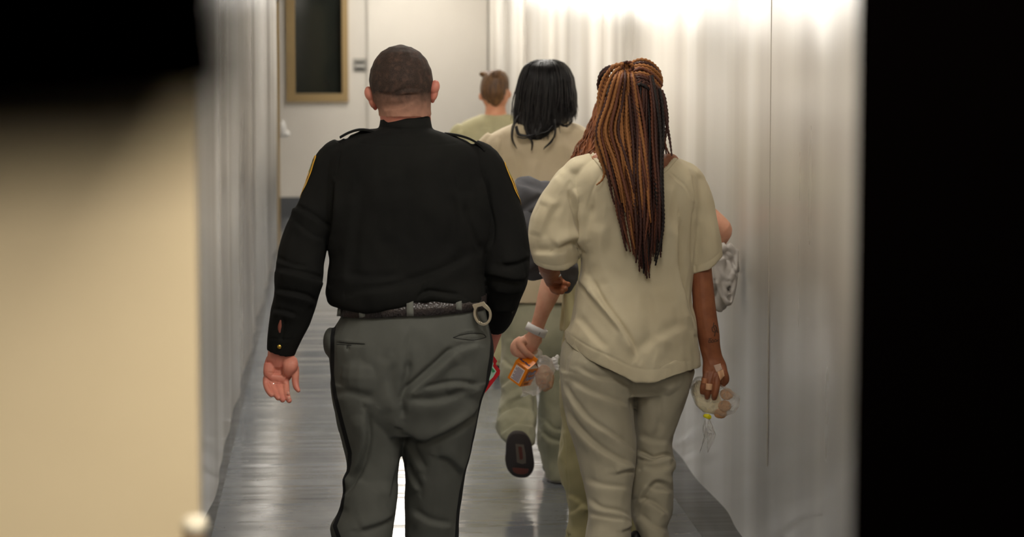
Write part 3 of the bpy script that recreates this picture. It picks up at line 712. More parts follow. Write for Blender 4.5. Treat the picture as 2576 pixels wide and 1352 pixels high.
for x0, y0, x1, y1, wp in ((910, 768, 911, 800, 15), (1031, 750, 1032, 797, 17), (1154, 756, 1155, 783, 14), (855, 770, 852, 796, 10)):
    R = []
    for i, q in enumerate(np.linspace(0, 1, 6)):
        x_, y_ = x0 + (x1 - x0) * q, y0 + (y1 - y0) * q; c = W(x_, y_, YO); u = (x_ - 1037.5) / 184.5
        yy = YO - 0.136 * (1 - min(abs(u), 0.98) ** 2.4) ** (1 / 2.4) - 0.0085 - (0.0 if 0 < i < 5 else -0.008); c = W(x_, y_, yy); hw = wp / 2 * sc(YO)
        R.append([c + np.array([-hw, 0, 0]), c + np.array([hw, 0, 0]), c + np.array([hw, -0.0025, 0]), c + np.array([-hw, -0.0025, 0])])
    MB().rings(R).obj('belt_loop', M_loop, off)

# body
mb = MB(); t0 = head(mb, 1008, 114, 158, YO)
limb(mb, [(1012, 235, -0.005, 68, 0.9), (1018, 275, -0.005, 65, 0.95), (1021, 310, 0.0, 64, 1.0), (1022, 345, 0.0, 68, 1.0)], YO)
limb(mb, [(1008, 262, -0.045, 44, 0.7), (1015, 292, -0.035, 50, 0.7)], YO)
body_fill(mb, shirt_rows, YO); body_fill(mb, tr_rows, YO)
for pts in ([(935, 1010, 0, 70), (938, 1150, 0, 52), (925, 1280, -0.02, 48), (912, 1500, -0.07, 40), (905, 1700, -0.09, 30)], [(1120, 1010, 0.02, 72), (1102, 1150, 0.05, 52), (1090, 1290, 0.07, 48), (1082, 1500, 0.095, 38), (1082, 1690, 0.1, 30)]): limb(mb, pts, YO)
limb(mb, [(868, 400, 0, 30), (824, 450, 0, 36), (790, 570, 0, 36), (752, 690, -0.03, 36), (725, 810, -0.02, 32), (708, 880, -0.015, 28)], YO)
limb(mb, [(1180, 400, 0, 30), (1232, 460, 0, 36), (1265, 590, 0, 38), (1270, 690, 0.02, 36), (1256, 770, 0.1, 30), (1246, 825, 0.14, 24)], YO)
Vb, Fb = vox(mb, 0.006, 3)
# ears
me_ = MB()
R1 = Matrix.Rotation(math.radians(-28), 3, 'Y') @ Matrix.Rotation(math.radians(25), 3, 'Z'); R2 = Matrix.Rotation(math.radians(18), 3, 'Y') @ Matrix.Rotation(math.radians(-25), 3, 'Z')
for (ax_, ay, bx, by, bot) in ((930, 236, 937, 256, (944, 268)), (1093, 220, 1092, 238, (1088, 250))):
    sgn = -1 if ax_ < 1000 else 1
    me_.ball(W(ax_, ay, YO + 0.005), (0.0145, 0.017, 0.021), Matrix.Rotation(math.radians(16 * sgn), 3, 'Y'))
    me_.ball(W(bx, by, YO + 0.008), (0.0105, 0.014, 0.02), Matrix.Rotation(math.radians(18 * sgn), 3, 'Y'))
    me_.ball(W(*bot, YO + 0.012), (0.007, 0.009, 0.011))
Ve, Fe = vox(me_, 0.0022, 2)
# open left hand, palm to the rear
def hz(x, y): return 640 + x / 7.514, 860 + y / 7.514
def chain(mb, pts, Y, flat=1.0): limb(mb, [(*hz(a, b), d, r / 7.514) for a, b, d, r in pts], Y, k=4, n=14, flat=flat)
mb = MB()
limb(mb, [(706, 860, -0.015, 30), (707, 892, -0.015, 34, 0.72), (707, 906, -0.015, 36, 0.62)], YO)
chain(mb, [(500, 300, -0.012, 275), (490, 420, -0.01, 300), (455, 560, -0.012, 285), (420, 680, -0.016, 250), (410, 730, -0.02, 215)], YO, 0.36)
for yy in ():
    pass
chain(mb, [(690, 330, -0.02, 120), (680, 450, -0.036, 150), (640, 560, -0.036, 120), (600, 630, -0.03, 80)], YO, 0.8)
chain(mb, [(290, 420, -0.02, 110), (270, 560, -0.026, 105), (270, 670, -0.026, 90)], YO, 0.7)
chain(mb, [(450, 720, -0.03, 75), (590, 700, -0.03, 75), (330, 690, -0.03, 70)], YO, 0.6)
chain(mb, [(760, 480, -0.02, 85), (775, 620, -0.03, 74), (775, 740, -0.034, 68), (790, 850, -0.042, 60), (835, 930, -0.05, 42)], YO)
chain(mb, [(225, 680, -0.022, 66), (220, 800, -0.03, 60), (262, 930, -0.048, 55), (325, 1015, -0.060, 46)], YO)
chain(mb, [(320, 720, -0.022, 68), (345, 860, -0.034, 63), (400, 990, -0.056, 58), (452, 1075, -0.07, 48)], YO)
chain(mb, [(450, 740, -0.022, 70), (470, 880, -0.036, 65), (505, 1010, -0.06, 60), (535, 1115, -0.075, 48)], YO)
chain(mb, [(585, 730, -0.022, 72), (600, 870, -0.036, 66), (615, 1000, -0.062, 60), (660, 1125, -0.078, 50)], YO)
Vh, Fh = vox(mb, 0.0019, 2)
hfolds = [('v', [hz(560, 290), hz(510, 480), hz(560, 640), hz(640, 690)], 2.2, 0.0022), ('v', [hz(180, 640), hz(300, 740), hz(420, 800), hz(640, 800)], 1.6, 0.0018), ('v', [hz(250, 580), hz(450, 610), hz(560, 680)], 1.6, 0.0014)]
Vh = fold(Vh, Fh, hfolds, 0)
# right hand holding the card in front of the hip
mb = MB(); limb(mb, [(1250, 800, 0.12, 22), (1242, 832, 0.17, 23, 0.8), (1226, 862, 0.2, 28, 0.6), (1216, 886, 0.215, 29, 0.5)], YO)
for k_, (fx_, fy_) in enumerate(((1194, 902), (1204, 908), (1214, 908), (1224, 902))):
    limb(mb, [(fx_ + 2, 880, 0.215, 8), (fx_, fy_, 0.222, 7.5), (fx_, fy_ + 20, 0.218, 7), (fx_, fy_ + 24, 0.206, 6)], YO, n=12)
limb(mb, [(1205, 870, 0.19, 9), (1190, 892, 0.180, 8), (1188, 912, 0.177, 7)], YO, n=12)
Vr, Fr_ = vox(mb, 0.0022, 2)
mesh_obj('body', *join_vf([(Vb, Fb), (Ve, Fe), (Vh, Fh), (Vr, Fr_)]), M_skin_o, off); eyes(t0, off)
# ring
c = W(*hz(335, 800), YO - 0.028)
V_, F_ = tubes([(np.array([c + np.array([math.cos(t) * 0.0098, math.sin(t) * 0.0085, 0.003 * math.cos(t)]) for t in np.linspace(0, 2 * math.pi, 25)]), 0.0016)])
mesh_obj('ring', V_, F_, Mat('silver', (220, 220, 216), 0.15, 1), off)
for a, b, d in ((655, 1065, -0.083), (640, 975, -0.077)):
    MB().ball(W(*hz(a, b), YO + d), (0.0045, 0.0015, 0.005)).obj('fingernail', Mat('nail', (222, 160, 142), 0.35), off)
# cropped hair: a close cap that fades to skin at the nape
M_crop = Mat('cropped_hair', (58, 46, 40), 0.75, spec=0.3)
mb = MB(); tx, ty, tz = t0
hw = 79 * sc(YO); mb.ball((tx, ty + 0.003, tz - 0.095), (hw + 0.0015, 0.100, 0.0965)); mb.ball((tx, ty + 0.002, tz - 0.128), (hw * 0.955, 0.09, 0.078))
mb.ball((tx, ty + 0.003, tz - 0.078), (hw * 0.955, 0.094, 0.078)); limb(mb, [(1012, 235, -0.006, 70.5, 0.95), (1018, 275, -0.007, 67.5, 1.0), (1020, 292, -0.006, 66.5, 1.03)], YO); limb(mb, [(1008, 262, -0.049, 46.5, 0.76), (1015, 285, -0.042, 52, 0.76)], YO)
Vc, Fc = vox(mb, 0.003, 2); Nc = normals(Vc, Fc)
Vc = fold(Vc, Fc, [('v', [(990, 236), (1012, 226), (1035, 222), (1052, 224)], 4, 0.003), ('v', [(985, 246), (1010, 240), (1050, 238)], 3, 0.0018), ('r', [(1000, 241), (1030, 233), (1055, 232)], 4, 0.002), ('v', [(960, 236), (990, 240)], 4, 0.002)], 0.0015, (20, 20, 20), 3)
keep = (Vc[Fc].mean(1)[:, 2] > tz - 0.172 - 0.5 * np.maximum(0, -(ty - 0.0 - Vc[Fc].mean(1)[:, 1])) * -0.9) | True
cen = Vc[Fc].mean(1); keep = (cen[:, 1] < ty + 0.045 + np.clip(cen[:, 2] - (tz - 0.10), -0.07, 1) * 0.9) & (cen[:, 2] > tz - 0.194)
mesh_obj('hair', Vc, Fc[keep], M_crop, off)
g = M_crop; sp = g.n('ShaderNodeSeparateXYZ'); tc = g.n('ShaderNodeTexCoord'); g.l(tc.outputs['Object'], sp.inputs[0])
mr = g.n('ShaderNodeMapRange'); mr.inputs[1].default_value = tz - 0.205; mr.inputs[2].default_value = tz - 0.125; g.l(sp.outputs[2], mr.inputs[0])
ad = g.n('ShaderNodeMath', operation='ADD'); g.l(mr.outputs[0], ad.inputs[0]); nn_ = g.noise(55, 4); mm = g.n('ShaderNodeMath', operation='MULTIPLY_ADD'); g.l(nn_, mm.inputs[0]); mm.inputs[1].default_value = 0.5; mm.inputs[2].default_value = -0.25; g.l(mm.outputs[0], ad.inputs[1]); ad.use_clamp = True
g.base(g.mix(ad.outputs[0], (176, 128, 106), g.ramp(g.noise(700, 3), [(0.35, (34, 25, 21)), (0.7, (72, 56, 48))]))); g.bump(g.noise(900, 2), 0.8, 0.001)
for (x_, y_, sg) in ((904, YO - 0.09, 1), (1082, YO + 0.1, 1)):
    mb = MB(); xx = W(x_, 1700, YO)[0]; shoe(mb, xx, y_, 0.05 if x_ < 1000 else -0.05)
    V_, F_ = vox(mb, 0.005, 2); V_[:, 2] = np.maximum(V_[:, 2], 0.0); mesh_obj('shoe', V_, F_, Mat('black_shoe_leather', (20, 20, 20), 0.3), off)

# handcuffs tucked at the belt
M_steel = Mat('brushed_nickel', (214, 204, 184), 0.28, 1)
ck_ = empty('handcuffs', W(1213, 800, YO - 0.10), 'silver handcuff ring hanging from back of the officer\'s belt', 'handcuffs')
def cuff(name, cx_, cy_, Y, rx, rz, tilt, yaw, mat, w_=6.2, plate=True):
    c = W(cx_, cy_, Y); n = 48; v = []; f = []
    def Pp(a, b, d): # local x,z,depth
        x = a * math.cos(tilt) - b * math.sin(tilt); z = a * math.sin(tilt) + b * math.cos(tilt)
        return c + np.array([x * math.cos(yaw) - d * math.sin(yaw), x * math.sin(yaw) + d * math.cos(yaw), z])
    s_ = sc(Y)
    for j in range(n):
        t = 2 * math.pi * j / n
        for r_, d in ((1, -0.004), (1, 0.004), ((rx - w_) / rx, 0.004), ((rx - w_) / rx, -0.004)):
            v.append(Pp(rx * s_ * math.cos(t) * r_, rz * s_ * math.sin(t) * (r_ if r_ == 1 else (rz - w_) / rz), d))
    for j in range(n):
        k = (j + 1) % n
        for q in range(4): f.append((4 * j + q, 4 * j + (q + 1) % 4, 4 * k + (q + 1) % 4, 4 * k + q))
    if plate:
        b = len(v); pts = [(-20, 27), (8, 30), (17, 14), (20, 2), (14, 10), (4, 22), (-10, 21), (-17, 12)]
        for d in (-0.0045, 0.0045):
            for a_, b_ in pts: v.append(Pp(a_ * s_, b_ * s_, d))
        m_ = len(pts); f.append(tuple(b + i for i in range(m_))); f.append(tuple(b + m_ + i for i in reversed(range(m_))))
        for i in range(m_): f.append((b + i, b + (i + 1) % m_, b + m_ + (i + 1) % m_, b + m_ + i))
    o = mesh_obj(name, v, f, mat, ck_, smooth=False); bv = o.modifiers.new('b', 'BEVEL'); bv.width = 0.001; bv.segments = 2
    return o
cuff('cheek_plate', 1214, 791, YO - 0.125, 23, 29, math.radians(10), math.radians(-12), M_steel)
cuff('single_strand', 1217, 790, YO - 0.113, 20, 27, math.radians(10), math.radians(-12), Mat('dark_nickel', (120, 112, 100), 0.3, 1), 4, False)
for a, b in ((1211, 813), (1206, 811)): MB().ball(W(a, b, YO - 0.131), 0.0028).obj('rivet', M_steel, ck_)

# bright card in the officer's right hand
cd = empty('folder', W(1215, 950, YO + 0.17), 'red bordered green and white card showing past the officer\'s right thigh', 'card')
def poly(name, pts, y, th, mat, parent):
    n = len(pts); v = [W(a, b, y) for a, b in pts] + [W(a, b, y) + np.array([0, th, 0]) for a, b in pts]
    f = [tuple(range(n)), tuple(reversed(range(n, 2 * n)))] + [(i, i + n, (i + 1) % n + n, (i + 1) % n) for i in range(n)]
    return mesh_obj(name, v, f, mat, parent, smooth=False)
poly('border', [(1192, 880), (1242, 896), (1251, 909), (1247, 917), (1258, 932), (1257, 942), (1228, 980), (1190, 1022), (1150, 990), (1150, 905)], YO + 0.190, 0.004, Mat('red_plastic', (186, 20, 30), 0.35), cd)
poly('panel', [(1190, 893), (1237, 903), (1242, 915), (1240, 922), (1249, 935), (1240, 950), (1222, 968), (1188, 1008), (1160, 985), (1160, 912)], YO + 0.188, 0.002, Mat('pale_panel', (168, 200, 176), 0.5), cd)
poly('green_shape', [(1190, 900), (1234, 906), (1238, 918), (1236, 924), (1246, 935), (1240, 938), (1236, 930), (1230, 940), (1215, 940), (1195, 960), (1180, 930)], YO + 0.186, 0.002, Mat('green_print', (46, 138, 84), 0.5), cd)

# ------------------------------------------------------------------ woman with long braids
YB = 8.44
M_khaki = fabric('khaki_scrub_cotton', (202, 191, 162), (194, 182, 153), 0.9, 1100, 0.35)
M_khaki2 = fabric('stone_scrub_trouser', (178, 170, 148), (170, 162, 140), 0.9, 1100, 0.4)
M_skin_b = skin('brown_skin', (158, 98, 66), (142, 86, 58))
wb_ = empty('person', (W(1590, 900, YB)[0], YB, 0), 'woman with long copper and brown braids, khaki scrubs, beside the officer', 'person')
bs_rows = [(382, 1512, 1680, 0.0, 0.07, 0.07), (394, 1488, 1702, 0, 0.085, 0.08), (408, 1462, 1730, 0, 0.10, 0.09), (428, 1440, 1755, 0, 0.115, 0.1), (460, 1430, 1766, 0, 0.125, 0.12), (510, 1440, 1768, 0, 0.13, 0.13), (580, 1450, 1758, 0, 0.13, 0.15), (640, 1460, 1752, 0, 0.13, 0.15),
           (690, 1460, 1745, 0, 0.13, 0.15), (749, 1446, 1743, 0, 0.15, 0.16), (800, 1433, 1750, 0, 0.172, 0.165), (850, 1420, 1758, 0, 0.188, 0.168), (885, 1416, 1764, 0, 0.196, 0.17), (912, 1414, 1767, 0, 0.198, 0.17)]
mb = MB(); hloft(mb, bs_rows, YB, hem=(0.010, 0.05), e=2.3)
limb(mb, [(1512, 400, 0, 19, 1.6), (1480, 410, 0, 22, 1.6), (1450, 424, 0, 26, 1.6), (1425, 440, 0, 20, 1.5)], YB)
limb(mb, [(1690, 408, 0, 18, 1.6), (1722, 420, 0, 18, 1.6), (1750, 438, 0, 20, 1.6), (1765, 452, 0, 16, 1.5)], YB)
limb(mb, [(1458, 442, 0, 34), (1438, 455, 0, 44), (1426, 480, 0, 52), (1412, 520, 0, 60), (1400, 575, 0, 68), (1397, 630, 0.0, 66), (1398, 672, 0.0, 55)], YB, hem=(0.006, 0.05))
limb(mb, [(1722, 438, 0, 24), (1738, 450, 0, 32), (1752, 480, 0, 38), (1765, 540, 0, 39), (1774, 600, 0.0, 41), (1778, 640, 0.0, 40), (1779, 678, 0.0, 40)], YB, hem=(0.006, 0.05))
V, F = vox(mb, 0.004, 3)
Xs = to_px(V)[0]
V = warp_rows(V, [(1415, -62), (1421, -60), (1469, -28), (1536, 2), (1598, 31), (1649, 33), (1705, 18), (1764, 4), (1770, 4)], 800, 912, sel=np.clip((1780 - Xs) / 16, 0, 1))
V = warp_rows(V, [(1740, 10), (1784, -2), (1820, -34)], 560, 678, yend=(720, 760), sel=np.clip((Xs - 1741) / 8, 0, 1))
V = warp_rows(V, [(1328, -34), (1352, -8), (1394, 4), (1440, -2), (1458, -14)], 560, 678, yend=(720, 760), sel=(Xs < 1456).astype(float))
B_f = [
    ('s', [(1462, 640), (1470, 600), (1462, 550), (1448, 500), (1440, 470)], 8, 0.010), ('v', [(1468, 650), (1478, 610), (1480, 560), (1490, 510)], 9, 0.006), ('t', [(1395, 625), (1425, 605), (1452, 600), (1466, 622)], 9, 0.011), ('s', [(1340, 640), (1390, 640), (1430, 620)], 10, 0.005),
    ('s', [(1480, 700), (1510, 760), (1550, 815), (1580, 860), (1600, 905)], 7, 0.008), ('t', [(1452, 690), (1490, 740), (1530, 790), (1570, 840)], 8, 0.005), ('v', [(1463, 662), (1455, 700), (1445, 760), (1433, 830)], 6, 0.005), ('s', [(1440, 800), (1480, 850), (1520, 890)], 12, 0.004),
    ('s', [(1706, 545), (1700, 620), (1708, 700), (1730, 780), (1742, 840)], 9, 0.010), ('v', [(1722, 560), (1722, 650), (1730, 740), (1746, 820)], 9, 0.008), ('v', [(1747, 690), (1745, 620), (1746, 560), (1748, 515)], 4, 0.007), ('t', [(1748, 515), (1740, 470), (1735, 440)], 6, 0.003),
    ('v', [(1680, 427), (1705, 450), (1728, 475), (1748, 512)], 2, 0.002), ('r', [(1677, 431), (1702, 455), (1725, 481), (1745, 517)], 2.5, 0.0012), ('v', [(1510, 440), (1490, 480), (1476, 530)], 2, 0.002),
    ('v', [(1430, 840), (1475, 869), (1538, 899), (1600, 927), (1650, 930), (1705, 916), (1762, 904)], 2, 0.0012), ('v', [(1746, 672), (1784, 657), (1815, 630)], 1.8, 0.0012), ('v', [(1336, 640), (1360, 658), (1400, 668), (1448, 655)], 1.8, 0.001),
    ('s', [(1520, 560), (1510, 640), (1530, 720)], 18, 0.005), ('t', [(1640, 720), (1660, 800), (1650, 880)], 18, 0.005), ('s', [(1690, 460), (1680, 540), (1690, 600)], 14, 0.004), ('s', [(1610, 900), (1680, 850), (1735, 830)], 16, 0.004), ('s', [(1360, 520), (1380, 470), (1410, 440)], 12, 0.004), ('t', [(1352, 600), (1375, 540), (1400, 500)], 12, 0.004), ('v', [(1700, 392), (1690, 408), (1673, 422)], 2.5, 0.001)]
V = fold(V, F, [(k_, p_, w_, a_ * 1.55) for k_, p_, w_, a_ in B_f], 0.008, (6, 6, 4), 11, 0.0014); V = relax(V, F, 1, 0.4)
# open the neckline
cen = V[F].mean(1); cx_, cy_ = to_px(cen)
zn = np.interp(cx_, [1480, 1489, 1506, 1530, 1600, 1660, 1678, 1699, 1706], [370, 380, 402, 428, 446, 430, 418, 391, 380])
keep = ~((cy_ < zn) & (cen[:, 1] < YB + 0.02)) & ~((cen[:, 1] >= YB + 0.02) & (cy_ < 428) & (cx_ > 1497) & (cx_ < 1690))
sh = mesh_obj('shirt', V, F[keep], M_khaki, wb_); B_bs = bvh(V, F)
strip('neckband', B_bs, [(1487, 386), (1505, 409), (1528, 435), (1560, 448), (1600, 453), (1655, 440), (1677, 426), (1701, 398)], 8, M_khaki, wb_, 0.0012, 0.002, 6)

bt_rows = [(800, 1450, 1730, 0, 0.11, 0.11), (835, 1440, 1738, 0, 0.125, 0.12), (862, 1414, 1746, 0, 0.13, 0.125), (900, 1405, 1750, 0, 0.14, 0.125), (950, 1406, 1738, 0, 0.138, 0.12), (990, 1412, 1728, 0, 0.12, 0.11)]
mb = MB(); hloft(mb, bt_rows, YB)
mb.ball(W(1500, 925, YB - 0.07), (0.10, 0.085, 0.10)); mb.ball(W(1665, 925, YB - 0.07), (0.09, 0.08, 0.10))
hloft(mb, [(930, 1404, 1592, -0.01, 0.14, 0.12), (990, 1412, 1594, -0.02, 0.135, 0.115), (1064, 1427, 1597, -0.03, 0.125, 0.11), (1131, 1445, 1602, -0.04, 0.115, 0.105), (1193, 1462, 1598, -0.05, 0.11, 0.1), (1245, 1471, 1590, -0.07, 0.105, 0.095), (1300, 1476, 1588, -0.09, 0.105, 0.095), (1352, 1470, 1585, -0.11, 0.11, 0.1), (1420, 1464, 1586, -0.12, 0.12, 0.11), (1452, 1462, 1586, -0.12, 0.12, 0.11)], YB, hem=(0.007, 0.04))
hloft(mb, [(930, 1590, 1746, 0.0, 0.135, 0.12), (990, 1590, 1731, 0.02, 0.125, 0.11), (1047, 1592, 1710, 0.04, 0.115, 0.11), (1090, 1594, 1696, 0.055, 0.11, 0.105), (1125, 1594, 1692, 0.06, 0.11, 0.1), (1165, 1590, 1702, 0.05, 0.12, 0.1), (1184, 1586, 1694, 0.05, 0.12, 0.1), (1229, 1580, 1695, 0.04, 0.12, 0.1), (1290, 1584, 1690, 0.03, 0.12, 0.1), (1321, 1594, 1676, 0.02, 0.12, 0.1), (1355, 1604, 1682, 0.01, 0.12, 0.1), (1410, 1606, 1690, 0.0, 0.12, 0.1), (1440, 1608, 1690, 0.0, 0.12, 0.1)], YB, hem=(0.007, 0.04))
V, F = vox(mb, 0.004, 3)
BT_f = [('s', [(1410, 960), (1440, 1010), (1480, 1060), (1540, 1100), (1598, 1140)], 7, 0.008), ('s', [(1422, 1030), (1450, 1080), (1500, 1130), (1550, 1160), (1597, 1180)], 8, 0.010), ('t', [(1545, 1190), (1575, 1180), (1598, 1178)], 6, 0.008), ('s', [(1430, 960), (1480, 990), (1530, 1010), (1585, 1030)], 8, 0.006), ('s', [(1450, 930), (1500, 955), (1550, 965), (1590, 985)], 7, 0.006), ('s', [(1480, 915), (1540, 935), (1588, 945)], 6, 0.005),
    ('s', [(1470, 1215), (1520, 1230), (1580, 1235)], 8, 0.006), ('s', [(1475, 1260), (1510, 1285), (1560, 1295), (1586, 1310)], 7, 0.007), ('t', [(1560, 1335), (1578, 1328), (1588, 1318)], 5, 0.006), ('s', [(1478, 1300), (1520, 1310), (1575, 1318)], 8, 0.005), ('v', [(1413, 985), (1428, 1060), (1446, 1140), (1462, 1200), (1472, 1260), (1478, 1310)], 2, 0.002),
    ('s', [(1604, 1140), (1640, 1158), (1675, 1152), (1695, 1158)], 6, 0.014), ('v', [(1604, 1155), (1640, 1162), (1680, 1152)], 5, 0.010), ('s', [(1605, 1100), (1640, 1118), (1680, 1120)], 9, 0.005), ('t', [(1600, 1270), (1622, 1235), (1645, 1208), (1670, 1210), (1695, 1228)], 7, 0.011), ('s', [(1605, 1262), (1640, 1272), (1680, 1300)], 7, 0.009), ('s', [(1610, 1180), (1650, 1190), (1690, 1180)], 9, 0.006), ('s', [(1600, 1300), (1640, 1330), (1680, 1345)], 8, 0.007), ('s', [(1620, 1225), (1650, 1240), (1692, 1240)], 6, 0.004), ('v', [(1593, 930), (1592, 990), (1597, 1060)], 7, 0.010), ('t', [(1690, 960), (1670, 1020), (1680, 1080)], 13, 0.005), ('s', [(1640, 1000), (1650, 1060), (1630, 1100)], 12, 0.004)]
V = fold(V, F, BT_f, 0.006, (7, 7, 5), 15, 0.0012); V = relax(V, F, 1, 0.4)
mesh_obj('trousers', V, F, M_khaki2, wb_)
for x_, y_, a_ in ((1526, YB - 0.13, 0.05), (1640, YB + 0.0, -0.25)):
    mb = MB(); shoe(mb, W(x_, 1440, YB)[0], y_, a_); V_, F_ = vox(mb, 0.005, 2); V_[:, 2] = np.maximum(V_[:, 2], 0); mesh_obj('shoe', V_, F_, Mat('black_canvas_shoe', (16, 16, 17), 0.6), wb_)
mb = MB(); mb.ball(W(1599, 1352, YB - 0.02), (0.02, 0.03, 0.022)); V_, F_ = vox(mb, 0.004, 1); mesh_obj('shoe_tongue', V_, F_, Mat('black_canvas', (16, 16, 17), 0.6), wb_)

mb = MB(); t1 = head(mb, 1592, 168, 132, YB, H=0.225)
limb(mb, [(1595, 290, 0.0, 46, 1.1), (1595, 350, 0.0, 46, 1.1), (1595, 385, 0, 60, 0.9), (1595, 402, 0.0, 95, 0.62), (1595, 425, 0, 120, 0.6)], YB)
mb.ball(W(1505, 405, YB - 0.005), (0.035, 0.05, 0.026)); mb.ball(W(1682, 405, YB - 0.005), (0.035, 0.05, 0.026))
hloft(mb, [(396, 1502, 1692, 0, 0.075, 0.06), (420, 1480, 1712, 0, 0.09, 0.07), (450, 1470, 1725, 0, 0.095, 0.08)], YB)
body_fill(mb, bs_rows[4:], YB, 0.028); body_fill(mb, bt_rows, YB)
for pts in ([(1500, 960, 0, 62), (1525, 1100, -0.03, 46), (1532, 1200, -0.05, 38), (1528, 1420, -0.12, 28)], [(1665, 960, 0.02, 58), (1645, 1090, 0.06, 40), (1645, 1200, 0.05, 36), (1648, 1410, 0, 28)]): limb(mb, pts, YB)
Vb, Fb = vox(mb, 0.0055, 3)
# right arm and hand, fingers pinching the food bag
mb = MB()
limb(mb, [(1735, 440, 0, 24), (1752, 540, 0, 26), (1762, 640, 0.0, 26), (1765, 690, 0, 27), (1769, 740, 0.0, 28.5), (1774, 794, 0, 29.5), (1782, 840, 0, 28.5), (1786, 872, 0.0, 26.5, 0.8), (1792, 900, 0.0, 26, 0.6), (1797, 922, -0.004, 31, 0.5), (1799, 942, -0.008, 33, 0.42)], YB)
for pts in ([(1778, 938, -0.012, 9.5), (1773, 960, -0.02, 8.8), (1768, 976, -0.022, 8), (1767, 989, -0.014, 6.5)], [(1790, 940, -0.014, 10), (1784, 968, -0.026, 9), (1780, 988, -0.026, 8.2), (1779, 1001, -0.016, 7)],
            [(1803, 940, -0.014, 10.5), (1803, 968, -0.03, 9.4), (1799, 990, -0.03, 8.6), (1796, 1003, -0.018, 7)], [(1815, 925, -0.010, 11), (1822, 940, -0.02, 10), (1826, 957, -0.012, 9), (1817, 968, 0.004, 8)],
            [(1795, 900, 0.01, 12), (1806, 925, 0.026, 11.5), (1808, 948, 0.034, 10), (1800, 968, 0.036, 8.5)]):
    limb(mb, pts, YB, n=14)
Va, Fa = vox(mb, 0.0021, 2)
Va = fold(Va, Fa, [('v', [(1786, 955), (1790, 940), (1794, 928)], 2, 0.0015), ('v', [(1800, 950), (1802, 935)], 2, 0.0015), ('r', [(1770, 880), (1780, 900), (1788, 925)], 3, 0.0015)], 0)
# left forearm crossing forward under the dark bundle
mb = MB()
limb(mb, [(1452, 440, 0, 30), (1420, 540, 0, 32), (1392, 620, 0.0, 32), (1384, 655, 0.02, 32), (1382, 676, 0.10, 27), (1388, 695, 0.18, 24, 0.8), (1396, 712, 0.22, 24, 0.6)], YB)
for pts in ([(1386, 716, 0.22, 8), (1392, 730, 0.20, 8), (1404, 736, 0.17, 7)], [(1396, 718, 0.22, 8), (1404, 731, 0.2, 8), (1414, 735, 0.17, 7)], [(1405, 714, 0.22, 8), (1414, 726, 0.2, 8), (1423, 728, 0.17, 7)], [(1408, 704, 0.22, 8), (1420, 714, 0.2, 8), (1430, 716, 0.175, 7)], [(1385, 700, 0.20, 9), (1396, 704, 0.165, 8), (1410, 708, 0.155, 7)]):
    limb(mb, pts, YB, n=12)
Vl, Fl = vox(mb, 0.0025, 2)
mesh_obj('body', *join_vf([(Vb, Fb), (Va, Fa), (Vl, Fl)]), M_skin_b, wb_); eyes(t1, wb_)
B_arm = bvh(Va, Fa)
M_ink = Mat('tattoo_ink', (92, 62, 46), 0.6)
for i, pts in enumerate(([(1796, 812), (1795, 822), (1799, 834), (1797, 847)], [(1791, 826), (1797, 820), (1803, 826), (1800, 836), (1793, 834), (1791, 826)], [(1799, 818), (1803, 830), (1806, 838)], [(1783, 853), (1790, 852)], [(1782, 860), (1786, 855), (1789, 860), (1793, 855), (1796, 859), (1800, 854), (1804, 858), (1807, 854)], [(1782, 862), (1794, 861), (1807, 858)])):
    strip('tattoo', B_arm, pts, 2.6 if i < 3 else 1.8, M_ink, wb_, 0.0002, 0.0003, 4)
M_bd = Mat('plaster_beige', (224, 176, 136), 0.6); M_bd2 = Mat('plaster_pale', (204, 172, 152), 0.6)
patch('bandage', B_arm, [(1795, 920), (1812, 915), (1817, 930), (1802, 937)], M_bd2, wb_, 0.0006); patch('bandage', B_arm, [(1804, 936), (1819, 930), (1823, 946), (1812, 958)], M_bd, wb_, 0.0006)
patch('bandage', B_arm, [(1776, 965), (1792, 967), (1791, 983), (1776, 981)], M_bd, wb_, 0.0006); patch('bandage', B_arm, [(1765, 951), (1779, 953), (1777, 966), (1764, 965)], Mat('plaster_tan', (180, 116, 78), 0.6), wb_, 0.0006)
V_, F_ = tubes([(np.array([W(1384 + 25 * math.cos(t), 690 + 5 * math.sin(t) + 3 * math.cos(t), YB + 0.15 - 0.025 * math.sin(t)) for t in np.linspace(0, 2 * math.pi, 33)]), 0.0035)])
mesh_obj('bracelet', V_, F_, Mat('pale_band', (190, 192, 198), 0.35), wb_)

